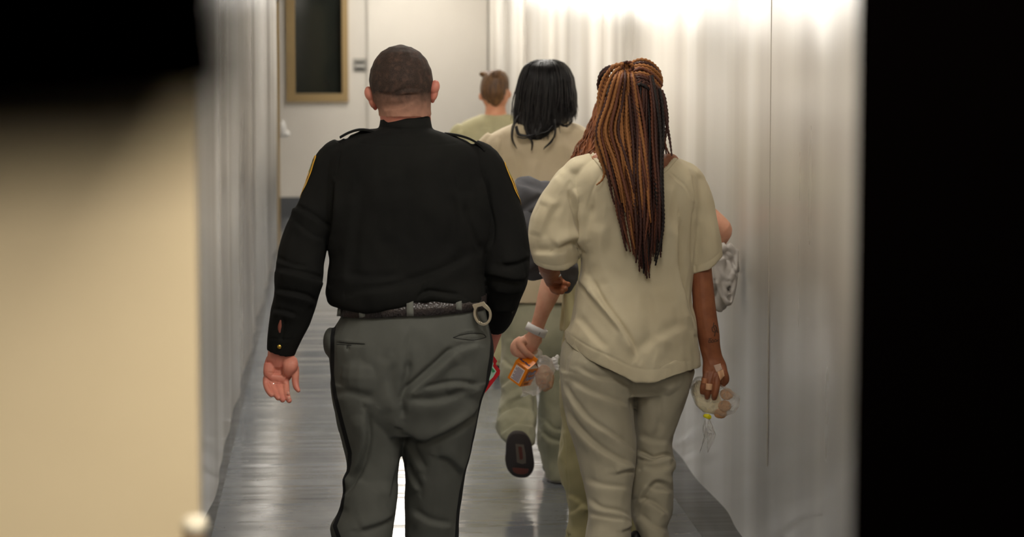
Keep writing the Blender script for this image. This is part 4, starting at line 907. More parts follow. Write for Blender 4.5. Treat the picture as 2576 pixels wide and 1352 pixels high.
# hair: dark scalp under about a hundred separate braids
M_br = [Mat('braid_copper', (146, 96, 54), 0.6, spec=0.25), Mat('braid_auburn', (98, 56, 38), 0.55, spec=0.3), Mat('braid_dark_brown', (62, 34, 27), 0.5, spec=0.3), Mat('braid_black', (26, 19, 18), 0.5, spec=0.3)]
mb = MB(); hw = 71 * sc(YB)
mb.ball((t1[0], t1[1], t1[2] - 0.092), (hw, 0.098, 0.098)); mb.ball((t1[0], t1[1] - 0.01, t1[2] - 0.14), (hw * 0.92, 0.082, 0.08))
Vc, Fc = vox(mb, 0.005, 2); cen = Vc[Fc].mean(1); hair = mesh_obj('hair', Vc, Fc[(cen[:, 1] < t1[1] + 0.05 + (cen[:, 2] - t1[2] + 0.09) * 0.8)], M_br[3], wb_)
groups = {0: [], 1: [], 2: [], 3: []}
rb = np.random.default_rng(21)
def braid(pts, col, r=0.0052, taper=True):
    # wander sideways a little so that no two fall alike
    pts = np.array([W(a, b, YB + d) for a, b, d in pts]); P = crom(pts, 10)
    s = np.concatenate([[0], np.cumsum(np.linalg.norm(np.diff(P, axis=0), axis=1))]); n = max(8, int(s[-1] / 0.0036)); q = np.linspace(0, s[-1], n)
    P = np.stack([np.interp(q, s, P[:, i]) for i in range(3)], 1); u = q / s[-1]; ph = rb.uniform(0, 6.28, 2)
    P[:, 0] += 0.0035 * np.sin(q * 22 + ph[0]) * u; P[:, 1] += 0.003 * np.sin(q * 19 + ph[1]) * u
    rr = np.full(n, r) * np.clip((s[-1] - q) / 0.10 * 0.55 + 0.45, 0.4, 1) if taper else np.full(n, r)
    groups[col].append((P, rr))
def bk(y):   # how far behind her centre line the braids hang
    return np.interp(y, [165, 200, 250, 310, 370, 430, 520, 600, 700], [-0.085, -0.105, -0.112, -0.12, -0.135, -0.155, -0.165, -0.165, -0.162])
def fallb(x0, y0, xs, yend, col, lift=0.0, r=0.0052):
    pts = [(x0, y0, bk(y0) - lift * 0.3)]
    for y in (200, 260, 330, 400, 470, 540, 600, 650):
        if y0 + 15 < y < yend - 12: pts.append((np.interp(y, [200, 330, 460, 560, 690], xs), y, bk(y) - lift))
    pts.append((np.interp(yend, [200, 330, 460, 560, 690], xs), yend, bk(yend) - lift * 0.6)); braid(pts, col, r)
for i in range(27):                       # pony fan, copper, over the left half
    q = i / 26; j = rb.normal(0, 2)
    xs = [np.interp(q, [0, 1], [1542, 1592]) + j, np.interp(q, [0, 0.5, 1], [1501, 1545, 1612]) + j, np.interp(q, [0, 1], [1532, 1628]) + j * 2, np.interp(q, [0, 1], [1560, 1634]) + j * 2, np.interp(q, [0, 1], [1590, 1634])]
    yend = rb.uniform(400, 590) if q < 0.3 else rb.uniform(480, 640)
    fallb(np.interp(q, [0, 1], [1556, 1590]) + rb.normal(0, 2), 172 + rb.uniform(0, 10), xs, yend, 0 if rb.random() < 0.5 else (1 if rb.random() < 0.5 else 2), rb.uniform(0.006, 0.036))
for i in range(46):                       # main curtain
    q = rb.random(); j = rb.normal(0, 3)
    xs = [np.interp(q, [0, 1], [1552, 1655]), np.interp(q, [0, 1], [1518, 1666]), np.interp(q, [0, 1], [1543, 1662]) + j, np.interp(q, [0, 1], [1556, 1664]) + j, np.interp(q, [0, 1], [1592, 1652])]
    c_ = (1 if rb.random() < 0.55 else 2) if q < 0.45 else (2 if rb.random() < 0.5 else (1 if rb.random() < 0.35 else 3))
    fallb(np.interp(q, [0, 1], [1562, 1648]), 185 + 35 * q, xs, np.interp(q, [0, 0.35, 0.6, 1], [600, 655, 680, 600]) + rb.normal(0, 22), c_, rb.uniform(-0.004, 0.016))
for i in range(22):                       # dark curtain on the right
    q = rb.random()
    xs = [np.interp(q, [0, 1], [1615, 1662]), np.interp(q, [0, 1], [1622, 1670]), np.interp(q, [0, 1], [1626, 1665]), np.interp(q, [0, 1], [1628, 1668]), np.interp(q, [0, 1], [1630, 1664])]
    fallb(np.interp(q, [0, 1], [1612, 1660]), 222 + 10 * rb.random(), xs, rb.uniform(560, 650), 3 if rb.random() < 0.6 else 2, rb.uniform(-0.006, 0.010))
for xs, ye, c_ in (((1590, 1608, 1612, 1616, 1617), 575, 0), ((1575, 1578, 1590, 1596, 1600), 500, 0), ((1600, 1605, 1620, 1614, 1620), 560, 1), ((1560, 1564, 1572, 1590, 1600), 470, 0), ((1570, 1560, 1573, 1578, 1590), 450, 0), ((1600, 1622, 1632, 1628, 1620), 620, 1), ((1590, 1612, 1618, 1622, 1624), 694, 2), ((1590, 1602, 1606, 1610, 1611), 684, 2), ((1580, 1590, 1596, 1600, 1600), 662, 2), ((1640, 1650, 1656, 1662, 1660), 648, 2), ((1645, 1660, 1664, 1668, 1648), 668, 3)):
    fallb(xs[0] - 5, 190, list(xs), ye, c_, 0.030)
braid([(1568, 168, -0.10), (1548, 178, -0.115), (1530, 210, -0.12), (1512, 270, -0.125), (1499, 330, -0.125), (1500, 370, -0.13), (1510, 400, -0.145), (1522, 430, -0.15), (1518, 452, -0.155), (1502, 466, -0.158)], 0)
for k, (a, b) in enumerate(((1560, 164), (1556, 160), (1552, 168), (1564, 158))):   # arcs out of the knot to the left
    braid([(1580, 170, -0.09), (a, b + 2, -0.10), (1540 - k * 2, 168 + k * 3, -0.105), (1524 - k * 3, 205, -0.1), (1512 - k * 2, 255, -0.105), (1503 + k * 4, 320, -0.115), (1512 + k * 5, 400, -0.14), (1535 + k * 6, 470, -0.16)], 0 if k != 2 else 1)
for k in range(6):                        # dark roll at the left temple
    braid([(1545 - k, 166 + k * 2, -0.06), (1528 - k * 1.5, 170 + k * 3, -0.05), (1513 - k, 182 + k * 4, -0.03), (1507 - k * 0.5, 202 + k * 4, -0.02), (1510 + k, 228 + k * 2, -0.015), (1520, 240, -0.04)], 3 if k % 2 else 2, taper=False)
for k in range(11):                       # braids wound from the knot over the crown to the right
    y_ = 153 + k * 6.2; z_ = -0.02 - 0.0085 * k
    braid([(1576 + rb.normal(0, 2), 170, -0.085), (1592, y_ + 4 - k * 0.6, z_ - 0.012), (1612, y_ - 2 + rb.normal(0, 1.5), z_ - 0.012), (1634, y_ + 2 + k, z_ - 0.008), (1652, y_ + 16 + k * 1.5, z_ * 0.8), (1662, y_ + 32 + k, z_ * 0.6), (1658, y_ + 44, z_ * 0.5)], (0, 2, 0, 0, 1, 0, 1, 2, 2, 1, 3)[k], 0.0056, taper=False)
for k in range(9):                        # knot
    a = k * 0.7; braid([(1572 + 15 * math.cos(a), 170 + 11 * math.sin(a), -0.085), (1578 + 15 * math.cos(a + 1.6), 168 + 12 * math.sin(a + 1.6), -0.108), (1580 + 14 * math.cos(a + 3.1), 168 + 12 * math.sin(a + 3.1), -0.092)], (0, 2, 1)[k % 3], 0.005, taper=False)
for k, xs in enumerate(([(1664, 232, -0.06), (1673, 262, -0.07), (1676, 310, -0.09), (1684, 355, -0.11), (1691, 392, -0.125)], [(1662, 240, -0.06), (1668, 280, -0.075), (1668, 330, -0.1), (1676, 365, -0.12), (1686, 388, -0.125)], [(1655, 245, -0.08), (1664, 300, -0.1), (1660, 340, -0.11), (1672, 372, -0.12), (1676, 388, -0.125)], [(1664, 228, -0.05), (1672, 250, -0.06), (1677, 300, -0.08), (1674, 340, -0.1), (1672, 380, -0.12)])):
    braid(xs, (2, 1, 2, 2)[k])
for k in range(4):
    if groups[k]:
        V_, F_ = tubes(groups[k], 8, 1.0, (0.013, 0.30)); mesh_obj('braids', V_, F_, M_br[k], wb_)

# ---- food bag pinched in her right hand
M_film = Mat('clear_bag_film', (236, 232, 226), 0.22, spec=0.6)
M_film.b.inputs['Alpha'].default_value = 1.0
def film(mt, dens):
    tr_ = mt.n('ShaderNodeBsdfTransparent'); mx = mt.n('ShaderNodeMixShader'); lw = mt.n('ShaderNodeLayerWeight'); lw.inputs[0].default_value = 0.35; fr_ = mt.n('ShaderNodeMath', operation='MULTIPLY'); mt.l(lw.outputs[1], fr_.inputs[0]); fr_.inputs[1].default_value = 0.45
    ad_ = mt.n('ShaderNodeMath', operation='ADD'); mt.l(fr_.outputs[0], ad_.inputs[0]); ad_.inputs[1].default_value = dens; ad_.use_clamp = True
    mt.l(ad_.outputs[0], mx.inputs[0]); mt.l(tr_.outputs[0], mx.inputs[1]); mt.l(mt.b.outputs[0], mx.inputs[2]); mt.l(mx.outputs[0], mt.nt.nodes['Material Output'].inputs[0])
    tl = mt.n('ShaderNodeBsdfTranslucent'); tl.inputs[0].default_value = (0.95, 0.93, 0.9, 1); m2 = mt.n('ShaderNodeMixShader'); m2.inputs[0].default_value = 0.5; mt.l(mt.b.outputs[0], m2.inputs[1]); mt.l(tl.outputs[0], m2.inputs[2]); mt.l(m2.outputs[0], mx.inputs[2])
film(M_film, 0.24)
def lump(name, balls, mat, parent, voxel=0.003, sm=3, cr=0.0, cs=60, seed=0, stretch=(1, 1, 1)):
    mb = MB()
    for c, r, rot in balls: mb.ball(c, r, rot)
    V, F = vox(mb, voxel, sm); N = normals(V, F)
    if cr:
        S = np.array(stretch) * cs; d = np.array([1 - 2 * abs(noise.noise(Vector(p * S + seed))) + 0.5 * noise.noise(Vector(p * S * 2.3)) for p in V]); V = V + N * (d * cr)[:, None]
    return mesh_obj(name, V, F, mat, parent)
yb = YB + 0.004
fb = empty('food_bag', W(1798, 1010, yb), 'clear plastic bag of cream sandwich and cookies with yellow tie in braided woman\'s hand', 'bag of food')
rY = lambda d: Matrix.Rotation(math.radians(d), 3, 'Y')
lump('sandwich', [(W(1776, 990, yb + 0.012), (0.050, 0.020, 0.036), rY(35)), (W(1782, 1010, yb + 0.01), (0.048, 0.017, 0.036), rY(35)), (W(1768, 985, yb + 0.02), (0.034, 0.018, 0.03), None)], Mat('cream_bread', (250, 236, 196), 0.8), fb, 0.003, 3, 0.003, 40)
Mck = Mat('cookie', (198, 152, 106), 0.85); vary(Mck, (204, 158, 112), (180, 130, 86), 140)
for a, b, d in ((1823, 1022, -0.004), (1828, 993, 0.006), (1812, 1040, 0.004)):
    lump('cookie', [(W(a, b, yb + d), (0.0225, 0.008, 0.019), rY(10))], Mck, fb, 0.0025, 2, 0.001, 120, 3)
lump('film', [(W(1792, 1000, yb), (0.068, 0.026, 0.052), rY(25)), (W(1824, 1012, yb), (0.046, 0.024, 0.045), None), (W(1765, 978, yb), (0.035, 0.018, 0.04), None), (W(1845, 1006, yb), (0.022, 0.01, 0.016), None)], M_film, fb, 0.003, 3, 0.005, 28, 5)
def sheet(name, outline, Y, mat, parent, amp=0.006, seed=1):
    """crumpled film fin hanging from the bag"""
    P = np.array(outline, float); n = len(P) // 2; L = crom(P[:n], 5); R_ = crom(P[n:][::-1], 5); V = []; F = []; m_ = 12
    for i in range(len(L)):
        for j in range(m_ + 1):
            p = L[i] + (R_[i] - L[i]) * j / m_; c = W(p[0], p[1], Y); c[1] += amp * math.sin(j * 1.9 + i * 0.35 + seed) + amp * noise.noise(Vector(c * 60) + Vector((seed, 0, 0))); V.append(c)
    for i in range(len(L) - 1):
        for j in range(m_): F.append((i * (m_ + 1) + j, i * (m_ + 1) + j + 1, (i + 1) * (m_ + 1) + j + 1, (i + 1) * (m_ + 1) + j))
    o = mesh_obj(name, V, F, mat, parent); s_ = o.modifiers.new('s', 'SOLIDIFY'); s_.thickness = 0.0004; return o
sheet('film_tail', [(1775, 1050), (1768, 1080), (1770, 1105), (1760, 1142), (1784, 1050), (1796, 1080), (1800, 1100), (1780, 1140)], yb, M_film, fb)
sheet('film_ear', [(1730, 948), (1736, 965), (1742, 990), (1752, 950), (1756, 965), (1758, 990)], yb, M_film, fb, 0.003, 4)
lump('tie', [(W(1776, 1047, yb), (0.010, 0.008, 0.007), None), (W(1784, 1050, yb), (0.008, 0.007, 0.008), None), (W(1780, 1048, yb - 0.004), (0.007, 0.006, 0.009), rY(40))], Mat('yellow_tie', (246, 232, 30), 0.5), fb, 0.002, 1)

# ---- dark grey sweatshirt bundled over her left forearm
M_dg = fabric('heather_dark_grey_knit', (86, 86, 90), (70, 70, 75), 0.95, 700, 0.5)
db = MB(); yd = YB + 0.30
for c, r, rot in (((1330, 500), (0.072, 0.07, 0.075), rY(20)), ((1368, 505), (0.06, 0.07, 0.07), None), ((1320, 580), (0.085, 0.08, 0.10), None), ((1370, 600), (0.085, 0.08, 0.10), None), ((1300, 640), (0.09, 0.08, 0.075), None), ((1350, 655), (0.10, 0.075, 0.065), None), ((1405, 670), (0.07, 0.06, 0.075), None), ((1425, 700), (0.034, 0.05, 0.056), None), ((1258, 672), (0.055, 0.06, 0.05), None), ((1290, 480), (0.045, 0.05, 0.03), None)):
    db.ball(W(*c, yd + 0.02), r, rot)
V, F = vox(db, 0.0045, 6)
V = fold(V, F, [('s', [(1295, 470), (1330, 480), (1375, 500), (1395, 540)], 12, 0.010), ('s', [(1290, 560), (1340, 520), (1385, 500)], 9, 0.012), ('t', [(1300, 610), (1345, 560), (1390, 530)], 9, 0.012), ('s', [(1280, 690), (1330, 700), (1380, 680)], 8, 0.010), ('s', [(1340, 620), (1380, 650), (1420, 660)], 9, 0.008), ('s', [(1300, 660), (1340, 640), (1400, 640)], 8, 0.008)], 0.012, (8, 8, 8), 31, 0.002); V = relax(V, F, 1)
o = mesh_obj('sweatshirt', V, F, M_dg); tag(o, 'dark grey sweatshirt bundled between the officer and the braided woman', 'sweatshirt')

# ------------------------------------------------------------------ woman hidden behind the braided one (auburn waves, orange carton)
YH = 9.1
M_skin_p = skin('pale_skin', (226, 172, 146), (216, 156, 130))
M_khaki3 = fabric('yellowed_khaki_cotton', (188, 180, 138), (178, 170, 128), 0.9, 1000, 0.35)
hw_ = empty('person', (W(1545, 900, YH)[0], YH, 0), 'auburn haired woman mostly hidden behind the braided woman, elbow out beside the wall', 'person')
hs_rows = [(402, 1515, 1600, 0, 0.07, 0.07), (415, 1480, 1640, 0, 0.085, 0.08), (435, 1440, 1680, 0, 0.1, 0.09), (480, 1425, 1700, 0, 0.11, 0.1), (560, 1425, 1690, 0, 0.115, 0.12), (680, 1420, 1680, 0, 0.115, 0.13), (760, 1412, 1690, 0, 0.12, 0.14), (832, 1408, 1698, 0, 0.13, 0.14)]
mb = MB(); hloft(mb, hs_rows, YH, hem=(0.01, 0.03))
limb(mb, [(1470, 440, 0, 36), (1445, 500, 0, 42), (1432, 560, 0, 46), (1428, 610, 0, 44)], YH, hem=(0.006, 0.03))
limb(mb, [(1655, 440, 0, 36), (1690, 470, 0, 42), (1735, 505, 0, 44), (1765, 535, 0, 40)], YH, hem=(0.006, 0.03))
V, F = vox(mb, 0.006, 3); V = fold(V, F, [('s', [(1408, 740), (1415, 790), (1410, 828)], 3, 0.006), ('s', [(1420, 700), (1430, 770), (1440, 830)], 8, 0.006)], 0.006, (6, 6, 4), 41)
mesh_obj('shirt', V, F, M_khaki3, hw_)
ht_rows = [(800, 1425, 1680, 0, 0.12, 0.12), (880, 1410, 1690, 0, 0.14, 0.12), (960, 1408, 1680, 0, 0.13, 0.12), (1000, 1412, 1670, 0, 0.12, 0.11)]
mb = MB(); hloft(mb, ht_rows, YH)
hloft(mb, [(960, 1408, 1545, 0, 0.12, 0.12), (1030, 1412, 1545, 0, 0.115, 0.11), (1074, 1415, 1542, 0, 0.11, 0.105), (1120, 1407, 1540, 0, 0.11, 0.1), (1171, 1399, 1536, 0, 0.115, 0.1), (1214, 1409, 1532, 0, 0.11, 0.1), (1245, 1424, 1530, 0, 0.105, 0.1), (1305, 1430, 1530, 0, 0.11, 0.1), (1336, 1423, 1530, 0, 0.115, 0.105), (1356, 1420, 1532, 0, 0.115, 0.11)], YH, hem=(0.007, 0.03))
hloft(mb, [(960, 1545, 1678, 0, 0.12, 0.12), (1074, 1548, 1665, 0.03, 0.11, 0.105), (1200, 1556, 1660, 0.05, 0.1, 0.1), (1345, 1560, 1665, 0.05, 0.11, 0.1)], YH, hem=(0.007, 0.03))
V, F = vox(mb, 0.005, 3)
V = fold(V, F, [('s', [(1400, 1165), (1420, 1120), (1418, 1080)], 6, 0.006), ('v', [(1423, 1080), (1422, 1160), (1428, 1240), (1426, 1300)], 2, 0.003), ('s', [(1424, 1250), (1450, 1260), (1480, 1290)], 7, 0.006), ('s', [(1428, 1300), (1450, 1290), (1475, 1270)], 7, 0.006)], 0.007, (7, 7, 5), 44, 0.001)
mesh_obj('trousers', V, F, M_khaki3, hw_)
for x_, a_ in ((1476, 0.0), (1610, -0.05)):
    mb = MB(); shoe(mb, W(x_, 1350, YH)[0], YH + (0.0 if x_ < 1500 else 0.05), a_); V_, F_ = vox(mb, 0.006, 2); V_[:, 2] = np.maximum(V_[:, 2], 0); mesh_obj('shoe', V_, F_, Mat('black_canvas_shoe', (16, 16, 17), 0.6), hw_)
mb = MB(); t2 = head(mb, 1550, 243, 106, YH, H=0.215)
limb(mb, [(1552, 350, 0, 36, 1.1), (1553, 400, 0, 38, 1.1), (1554, 430, 0, 60, 0.9)], YH)
body_fill(mb, hs_rows[2:], YH, 0.028); body_fill(mb, ht_rows, YH)
for pts in ([(1478, 980, 0, 52), (1480, 1110, 0, 38), (1480, 1230, 0, 34), (1476, 1345, 0, 24)], [(1612, 980, 0, 52), (1608, 1110, 0.03, 38), (1608, 1230, 0.05, 34), (1610, 1340, 0.05, 24)]): limb(mb, pts, YH)
limb(mb, [(1655, 450, 0, 26), (1700, 480, 0, 29), (1760, 530, 0, 30), (1800, 566, -0.005, 31), (1815, 580, -0.005, 28, 0.9), (1806, 600, 0.03, 26), (1785, 640, 0.10, 24), (1740, 690, 0.18, 20), (1690, 720, 0.2, 20)], YH)
Vb, Fb = vox(mb, 0.005, 3)
# left forearm, wrist, hand pinching carton and bag
def hq(x, y): return 1240 + x / 5.635, 780 + y / 5.635
YHH = YH - 0.08
mb = MB()
limb(mb, [(1445, 500, 0.08, 26), (1430, 600, 0.08, 29), (1412, 650, 0.06, 31), (1396, 695, 0.03, 31), (1380, 740, 0.01, 27), (1364, 785, 0, 20, 0.95), (1352, 822, 0.0, 17.5, 0.8), (1346, 845, 0.0, 20, 0.62), (1334, 862, 0, 25, 0.5), (1320, 872, 0, 24, 0.45)], YHH)
for pts, ff in (([(620, 380, 0.0, 80), (640, 450, 0.01, 60)], 1), ([(450, 430, -0.012, 70), (380, 470, -0.022, 58), (430, 560, -0.030, 50), (500, 630, -0.026, 46), (560, 665, -0.012, 40)], 1), ([(400, 430, -0.006, 66), (320, 480, -0.012, 56), (320, 580, -0.018, 50), (390, 640, -0.016, 46), (470, 660, -0.004, 38)], 1),
                ([(380, 440, 0.004, 60), (300, 500, 0.004, 50), (295, 590, 0.002, 46), (360, 640, 0.004, 42)], 1), ([(360, 440, 0.018, 50), (290, 520, 0.02, 42), (290, 600, 0.02, 38), (340, 640, 0.02, 34)], 1), ([(560, 470, 0.02, 56), (500, 540, 0.026, 50), (480, 620, 0.022, 44), (520, 660, 0.016, 38)], 1)):
    limb(mb, [(*hq(a, b), d, r / 5.635) for a, b, d, r in pts], YHH, n=12)
Va, Fa = vox(mb, 0.0024, 2)
mesh_obj('body', *join_vf([(Vb, Fb), (Va, Fa)]), M_skin_p, hw_); eyes(t2, hw_)
M_white = Mat('white_band', (226, 224, 224), 0.4)
def hoop(name, c, rx, ry, h, axis, mat, parent, th=0.0008, n=36):
    """loose band round a wrist: axis is the wrist direction"""
    ax_ = Vector(axis).normalized(); u = Vector((0, 1, 0)).cross(ax_).normalized(); v_ = ax_.cross(u); V = []; F = []
    for q in range(n):
        t = 2 * math.pi * q / n; d = u * math.cos(t) * rx + v_ * math.sin(t) * ry
        for s_, k in ((-1, 1), (1, 1), (1, 1 + th / rx), (-1, 1 + th / rx)): V.append(np.array(c) + np.array(d) * k + np.array(ax_) * s_ * h / 2)
    for q in range(n):
        for k in range(4): F.append((4 * q + k, 4 * q + (k + 1) % 4, 4 * ((q + 1) % n) + (k + 1) % 4, 4 * ((q + 1) % n) + k))
    return mesh_obj(name, V, F, mat, parent)
axw = np.array(W(1364, 800, YHH)) - np.array(W(1340, 850, YHH))
wbnd = hoop('wristband', W(1349, 831, YHH), 0.038, 0.030, 0.029, axw, M_white, hw_)
cW = W(1352, 838, YHH - 0.0285); axn = axw / np.linalg.norm(axw); px_ = np.array([axn[2], 0, -axn[0]])
for k in range(5):
    c = cW + px_ * (-0.006 + 0.0035 * k); MB().add([c + px_ * a + axn * b + np.array([0, d, 0]) for a in (-0.001, 0.001) for b in (-0.006, 0.006) for d in (-0.001, 0.0005)], [(0, 1, 3, 2), (4, 6, 7, 5), (0, 4, 5, 1), (2, 3, 7, 6), (1, 5, 7, 3), (0, 2, 6, 4)]).obj('band_print', Mat('band_grey_print', (120, 118, 124), 0.5), wbnd, smooth=False)
MB().add([W(1367, 822, YHH), W(1374, 828, YHH - 0.01), W(1371, 836, YHH - 0.012), W(1363, 832, YHH), W(1367, 822, YHH + 0.002), W(1374, 828, YHH - 0.008), W(1371, 836, YHH - 0.010), W(1363, 832, YHH + 0.002)], [(0, 1, 2, 3), (7, 6, 5, 4), (0, 4, 5, 1), (1, 5, 6, 2), (2, 6, 7, 3), (3, 7, 4, 0)]).obj('band_clasp', M_white, wbnd, smooth=False)
# auburn wavy hair
def hair_mat(name, c1, c2, rough=0.42):
    mt = Mat(name, c1, rough, spec=0.35); mt.base(mt.ramp(mt.noise(60, 4, (1, 1, 0.12)), [(0.35, c1), (0.68, c2)])); mt.bump(mt.noise(260, 3, (1, 1, 0.06)), 0.5, 0.002); return mt
M_auburn = hair_mat('auburn_hair', (150, 92, 58), (96, 58, 40))
prof = [(238, 1535, 1565, 0, 0.03), (246, 1515, 1586, 0, 0.07), (262, 1500, 1604, 0, 0.1), (300, 1490, 1614, 0, 0.112), (350, 1468, 1624, 0, 0.115), (400, 1440, 1640, 0, 0.13), (440, 1430, 1640, 0, 0.135)]
mb = MB(); hloft(mb, [(241, 1535, 1562, 0, 0.03, 0.03), (248, 1518, 1582, 0, 0.065, 0.05), (262, 1504, 1598, 0, 0.092, 0.06), (300, 1494, 1606, 0, 0.104, 0.045), (350, 1476, 1612, -0.02, 0.09, 0.04), (395, 1450, 1625, -0.04, 0.08, 0.04), (425, 1455, 1620, -0.06, 0.06, 0.03), (440, 1480, 1600, -0.08, 0.035, 0.02)], YH)
V, F = vox(mb, 0.005, 3); V = fold(V, F, [], 0.006, (30, 30, 9), 50); mesh_obj('hair', V, F, M_auburn, hw_)
S_ = strands(prof, YH, 260, 51, r=0.0028, ends=lambda a, r: r.uniform(405, 455), wav=0.010, wl=0.075, jitter=0.012, steps=26)
V_, F_ = tubes(S_, 5); mesh_obj('hair_strands', V_, F_, M_auburn, hw_)

# small drink carton
e1 = Vector((-0.0406, 0.032, 0.0273)); e2 = Vector((0.042, 0.0556, -0.0025)); e1.normalize(); e2 = (e2 - e1 * e2.dot(e1)).normalized(); e3 = e1.cross(e2); e3 = e3 if e3.z > 0 else -e3
A_, B_, Hc = 0.060, 0.068, 0.072
C0 = Vector(W(*hq(382, 1092), YHH - 0.030))
carton = empty('juice_carton', C0, 'orange gable top drink carton held by the auburn haired woman', 'drink carton')
M_or = Mat('orange_carton', (246, 140, 22), 0.35); M_inner = Mat('carton_board', (226, 212, 198), 0.7)
def cp3(a, b, c, o_=0.0): return C0 + e1 * a * A_ + e2 * b * B_ + e3 * c * Hc
g_top = 1.36
v = [cp3(0, 0, 0), cp3(1, 0, 0), cp3(1, 1, 0), cp3(0, 1, 0), cp3(0, 0, 1), cp3(1, 0, 1), cp3(1, 1, 1), cp3(0, 1, 1), cp3(0, 0.5, g_top), cp3(1, 0.5, g_top), cp3(0, 0.5, g_top + 0.2), cp3(1, 0.5, g_top + 0.2)]
mesh_obj('box', v[:10], [(0, 1, 2, 3), (0, 4, 5, 1), (1, 5, 6, 2), (2, 6, 7, 3), (3, 7, 4, 0), (4, 8, 9, 5), (6, 9, 8, 7)], M_or, carton, smooth=False)
def slab(name, cc, mat, th=0.0012, parent=None):
    n = (cc[1] - cc[0]).cross(cc[-1] - cc[0]).normalized(); n = n if n.y < 0 else -n; k = len(cc)
    return mesh_obj(name, [c + n * th for c in cc] + [c + n * 0.0001 for c in cc], [tuple(range(k)), tuple(reversed(range(k, 2 * k)))] + [(i, i + k, (i + 1) % k + k, (i + 1) % k) for i in range(k)], mat, parent or carton, smooth=False)
fin = [v[8], v[9], v[11], v[10]]; slab('top_fin', fin, M_or, 0.003)
mesh_obj('gable_end', [cp3(0, 0.04, 1), cp3(0, 0.96, 1), cp3(0.22, 0.5, g_top - 0.03), cp3(1, 0.04, 1), cp3(1, 0.96, 1), cp3(0.78, 0.5, g_top - 0.03)], [(0, 1, 2), (3, 5, 4)], M_inner, carton, smooth=False)
# face toward e1 (left): b = 0 plane spanned by e1,e3 ; face toward e2 (right): a = 0 plane
slab('facts_panel', [cp3(0.16, 0, 0.1), cp3(0.84, 0, 0.1), cp3(0.84, 0, 0.86), cp3(0.16, 0, 0.86)], Mat('white_print', (228, 216, 208), 0.5), 0.0006)
M_pl = Mat('violet_print', (112, 96, 132), 0.5)
for k in range(11):
    z0 = 0.14 + 0.062 * k; slab('facts_line', [cp3(0.22, 0, z0), cp3(0.78 - 0.1 * (k % 3 == 1), 0, z0), cp3(0.78 - 0.1 * (k % 3 == 1), 0, z0 + 0.03), cp3(0.22, 0, z0 + 0.03)], M_pl, 0.0010)
def write(txt, o0, xd, yd_, size, mat, lift, shear=0.25, bold=0.0, name='lettering'):
    cu = bpy.data.curves.new('t', 'FONT'); cu.body = txt; cu.size = size; cu.shear = shear; cu.offset = bold; cu.align_x = 'CENTER'; cu.extrude = 0.0003
    to = bpy.data.objects.new('t', cu); COL.objects.link(to); dg = bpy.context.evaluated_depsgraph_get(); me = bpy.data.meshes.new_from_object(to.evaluated_get(dg)); bpy.data.objects.remove(to)
    xd = Vector(xd).normalized(); yd_ = Vector(yd_).normalized(); n = xd.cross(yd_); n = n if n.y < 0 else -n
    for q in me.vertices: q.co = Vector(o0) + xd * q.co.x + yd_ * q.co.y + n * (lift + q.co.z)
    me.materials.clear(); me.materials.append(mat.m); o = bpy.data.objects.new(name, me); COL.objects.link(o); adopt(o, carton); return o
M_navy = Mat('navy_print', (70, 66, 110), 0.5); M_lil = Mat('lilac_print', (206, 196, 214), 0.5); M_brn = Mat('brown_print', (140, 76, 20), 0.5)
xr = (e2 + e3 * 0.12)
for txt, b_, c_, sz in (('Fruit', 0.46, 0.62, 0.025), ('Punch', 0.56, 0.36, 0.024)):
    write(txt, cp3(0, b_, c_), xr, e3, sz, M_navy, 0.0006, bold=0.0012); write(txt, cp3(0, b_, c_), xr, e3, sz, M_lil, 0.0014, bold=0.0)
for c_, w_ in ((0.27, 0.3), (0.15, 0.5), (0.09, 0.4)):
    slab('small_print', [cp3(0, 0.5 - w_ / 2, c_), cp3(0, 0.5 + w_ / 2, c_), cp3(0, 0.5 + w_ / 2, c_ + 0.035), cp3(0, 0.5 - w_ / 2, c_ + 0.035)], M_brn if c_ < 0.2 else Mat('cream_print', (250, 206, 140), 0.5), 0.0008)
rs_ = (v[9] - v[5]).normalized()
write('Fruit Punch', cp3(0.5, 0, 1) + rs_ * 0.012, -(e1), rs_, 0.010, M_navy, 0.0006, bold=0.0006); write('Fruit Punch', cp3(0.5, 0, 0.9), -(e1), e3, 0.007, M_navy, 0.0006)

# her food bag behind the carton
yb2 = YHH + 0.022
fb2 = empty('food_bag', W(1365, 930, yb2), 'clear plastic bag of tan bread hanging behind the orange carton', 'bag of food')
Mbr = Mat('tan_bread', (204, 168, 132), 0.8); vary(Mbr, (206, 172, 138), (186, 140, 112), 60)
lump('bread', [(W(*hq(720, 960), yb2), (0.029, 0.018, 0.046), rY(0)), (W(*hq(770, 1000), yb2 + 0.005), (0.025, 0.017, 0.040), rY(10)), (W(*hq(560, 560), yb2 + 0.012), (0.020, 0.012, 0.020), None)], Mbr, fb2, 0.003, 3, 0.002, 50)
lump('film', [(W(*hq(680, 900), yb2), (0.046, 0.026, 0.062), rY(8)), (W(*hq(590, 640), yb2 + 0.008), (0.026, 0.016, 0.044), rY(-25)), (W(*hq(560, 1080), yb2), (0.040, 0.02, 0.030), None), (W(*hq(760, 780), yb2), (0.024, 0.018, 0.030), rY(-40))], M_film, fb2, 0.003, 3, 0.005, 26, 9)
sheet('film_corner', [hq(410, 1100), hq(420, 1160), hq(385, 1250), hq(560, 1130), hq(540, 1190), hq(430, 1235)], yb2, M_film, fb2, 0.003, 2)
lump('knot', [(W(*hq(870, 730), yb2), (0.014, 0.010, 0.012), rY(30)), (W(*hq(900, 700), yb2), (0.007, 0.006, 0.016), rY(25)), (W(*hq(900, 790), yb2), (0.008, 0.006, 0.018), rY(-20))], Mat('white_film', (240, 238, 236), 0.4), fb2, 0.002, 1, 0.003, 90)

